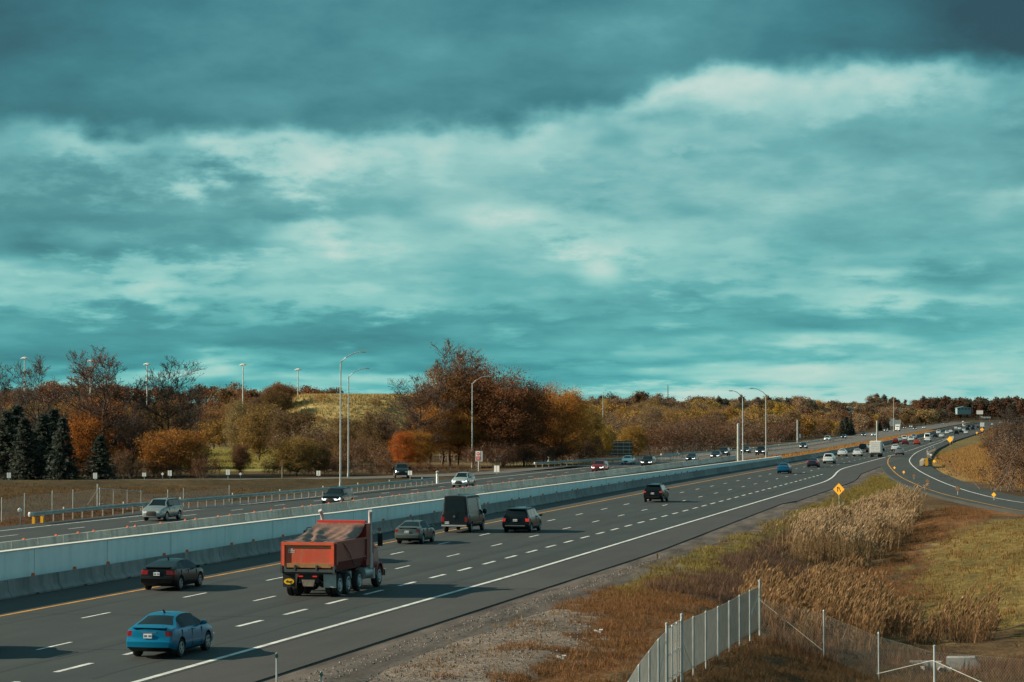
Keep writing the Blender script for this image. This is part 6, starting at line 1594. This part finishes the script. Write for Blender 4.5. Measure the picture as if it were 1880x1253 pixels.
# the dark deck thins out to the upper right
B = add(top, mul(math_n(nt, 'MINIMUM', math_n(nt, 'MAXIMUM', mul(add(az, mul(te, -.3)), 0.), 0.), .2), 1.))
for k, (edge, pf, sf, br, dp, dk) in enumerate(LAYERS):
    e = prof([(HZ - q) * PXS * 5 for q in edge])      # curve stores tan x 5
    e = mul(e, .2)
    e = add(e, mul(p1, pf * 4.2 * PXS), mul(p2, pf * 2.0 * PXS))
    below = math_n(nt, 'SUBTRACT', e, te)
    m = N(nt, 'ShaderNodeMapRange', interpolation_type='SMOOTHSTEP'); nt.links.new(below, m.inputs[0]); m.inputs[1].default_value = -sf * 1.3 * PXS; m.inputs[2].default_value = sf * 2.2 * PXS
    t = N(nt, 'ShaderNodeMapRange', interpolation_type='SMOOTHERSTEP'); nt.links.new(add(below, mul(tex, dp * 1.6 * PXS), mul(p2, dp * .8 * PXS)), t.inputs[0]); t.inputs[1].default_value = 0; t.inputs[2].default_value = dp * PXS
    L = N(nt, 'ShaderNodeMix', data_type='FLOAT'); nt.links.new(t.outputs[0], L.inputs[0]); nt.links.new(add(prof([v / 255 for v in br]), mul(wn(puff, 22, 4, .5, 2. * k), .34)), L.inputs[2]); nt.links.new(add(prof([v / 255 for v in dk]), mul(soft, .36)), L.inputs[3])
    # the edge fades where the layer is thin
    fade = rng(nt, wn(wide, 10, 3, .5, 20 + 3. * k), -.10, .08, .0, 1.) if k else rng(nt, wn(wide, 10, 3, .5, 20.), -.2, -.02, .45, 1.)
    mm = mul(m.outputs[0], math_n(nt, 'MAXIMUM', fade, math_n(nt, 'MULTIPLY', t.outputs[0], t.outputs[0])))
    X = N(nt, 'ShaderNodeMix', data_type='FLOAT'); nt.links.new(mm, X.inputs[0]); nt.links.new(B, X.inputs[2]); nt.links.new(L.outputs[0], X.inputs[3]); B = X.outputs[0]
def glow(u, v, su, sv, amp):       # a single sunlit puff
    g = add(math_n(nt, 'POWER', mul(add(az, -math.atan((u - CX) / F), mul(p2, 12 * PXS)), F / su), 2.), math_n(nt, 'POWER', mul(add(te, -(HZ - v) * PXS, mul(p1, 14 * PXS)), F / sv), 2.))
    return mul(math_n(nt, 'EXPONENT', mul(g, -1.)), amp)
val = add(B, mul(tex, .09), mul(p2, .05), glow(1105, 495, 42, 26, .15), glow(1110, 80, 150, 90, .10), glow(760, 90, 160, 40, .05), glow(1440, 150, 150, 30, .07), glow(400, 672, 55, 16, .13), glow(910, 398, 80, 16, .06), glow(1500, 618, 120, 9, .10), glow(1880, 40, 120, 130, -.10), glow(0, 30, 130, 90, -.08))
val = add(mul(add(val, -.52), 1.34), .565)
def lin(c): return tuple(((q / 255) / 12.92 if q / 255 <= .04045 else ((q / 255 + .055) / 1.055) ** 2.4) / SKY_K / 2 ** EXPO for q in c)
def tone(stops):
    r = N(nt, 'ShaderNodeValToRGB'); el = r.color_ramp.elements
    while len(el) < len(stops): el.new(.5)
    for e, (p, c) in zip(el, stops): e.position = p / 255; e.color = (*lin(c), 1)
    nt.links.new(val, r.inputs[0]); return r.outputs[0]
cl = tone([(40, (36, 58, 66)), (75, (50, 95, 102)), (100, (60, 116, 122)), (130, (86, 141, 145)), (155, (114, 168, 169)), (180, (156, 198, 193)), (220, (206, 222, 212))])
gap = tone([(40, (14, 66, 80)), (100, (34, 118, 130)), (130, (52, 150, 158)), (155, (84, 180, 182)), (180, (138, 206, 200)), (220, (200, 222, 212))])
lowf = rng(nt, te, .005, .085, .95, .22)
cloud = mixc(nt, lowf, cl, gap)
# clear sky of the physical model shows faintly through the overcast
skyt = mixc(nt, 1.0, sky.outputs[0], (.55, .95, 1.0), 'MULTIPLY')
mixed = mixc(nt, .08, cloud, skyt)
# the rest of the dome: a broken bright overcast of the same teal
hi = rng(nt, te, .20, .5); side = rng(nt, math_n(nt, 'ABSOLUTE', az), .30, .7); msk = math_n(nt, 'MAXIMUM', hi, side)
dn = N(nt, 'ShaderNodeTexNoise'); dn.inputs['Scale'].default_value = 3.2; dn.inputs['Detail'].default_value = 5; nt.links.new(tc.outputs['Generated'], dn.inputs['Vector'])
dome = mixc(nt, rng(nt, dn.outputs['Fac'], .38, .66), lin((68, 118, 130)), lin((132, 176, 180)))
nt.links.new(mixc(nt, msk, mixed, dome), bg.inputs[0])

sd = bpy.data.lights.new('sun', 'SUN'); sd.energy = 5.0; sd.angle = R(.55); sd.color = (1.0, .84, .62)
so = bpy.data.objects.new('sun', sd); COL.objects.link(so); so.rotation_euler = to_sun.to_track_quat('Z', 'Y').to_euler(); so.location = (-200, -50, 120)
cd = bpy.data.cameras.new('camera'); cam = bpy.data.objects.new('camera', cd); COL.objects.link(cam)
cd.sensor_width = 36; cd.lens = F / 1880 * 36; cd.clip_start = .5; cd.clip_end = 20000
cam.location = (0, 0, CAMH); cam.rotation_euler = (math.pi / 2 + PIT, 0, YAW); scene.camera = cam
vs = scene.view_settings; scene.display_settings.display_device = 'sRGB'; vs.view_transform = 'Standard'; vs.look = 'None'; vs.exposure = EXPO; vs.gamma = 1
scene.render.engine = 'CYCLES'; scene.cycles.max_bounces = 5; scene.cycles.diffuse_bounces = 3; scene.cycles.glossy_bounces = 3
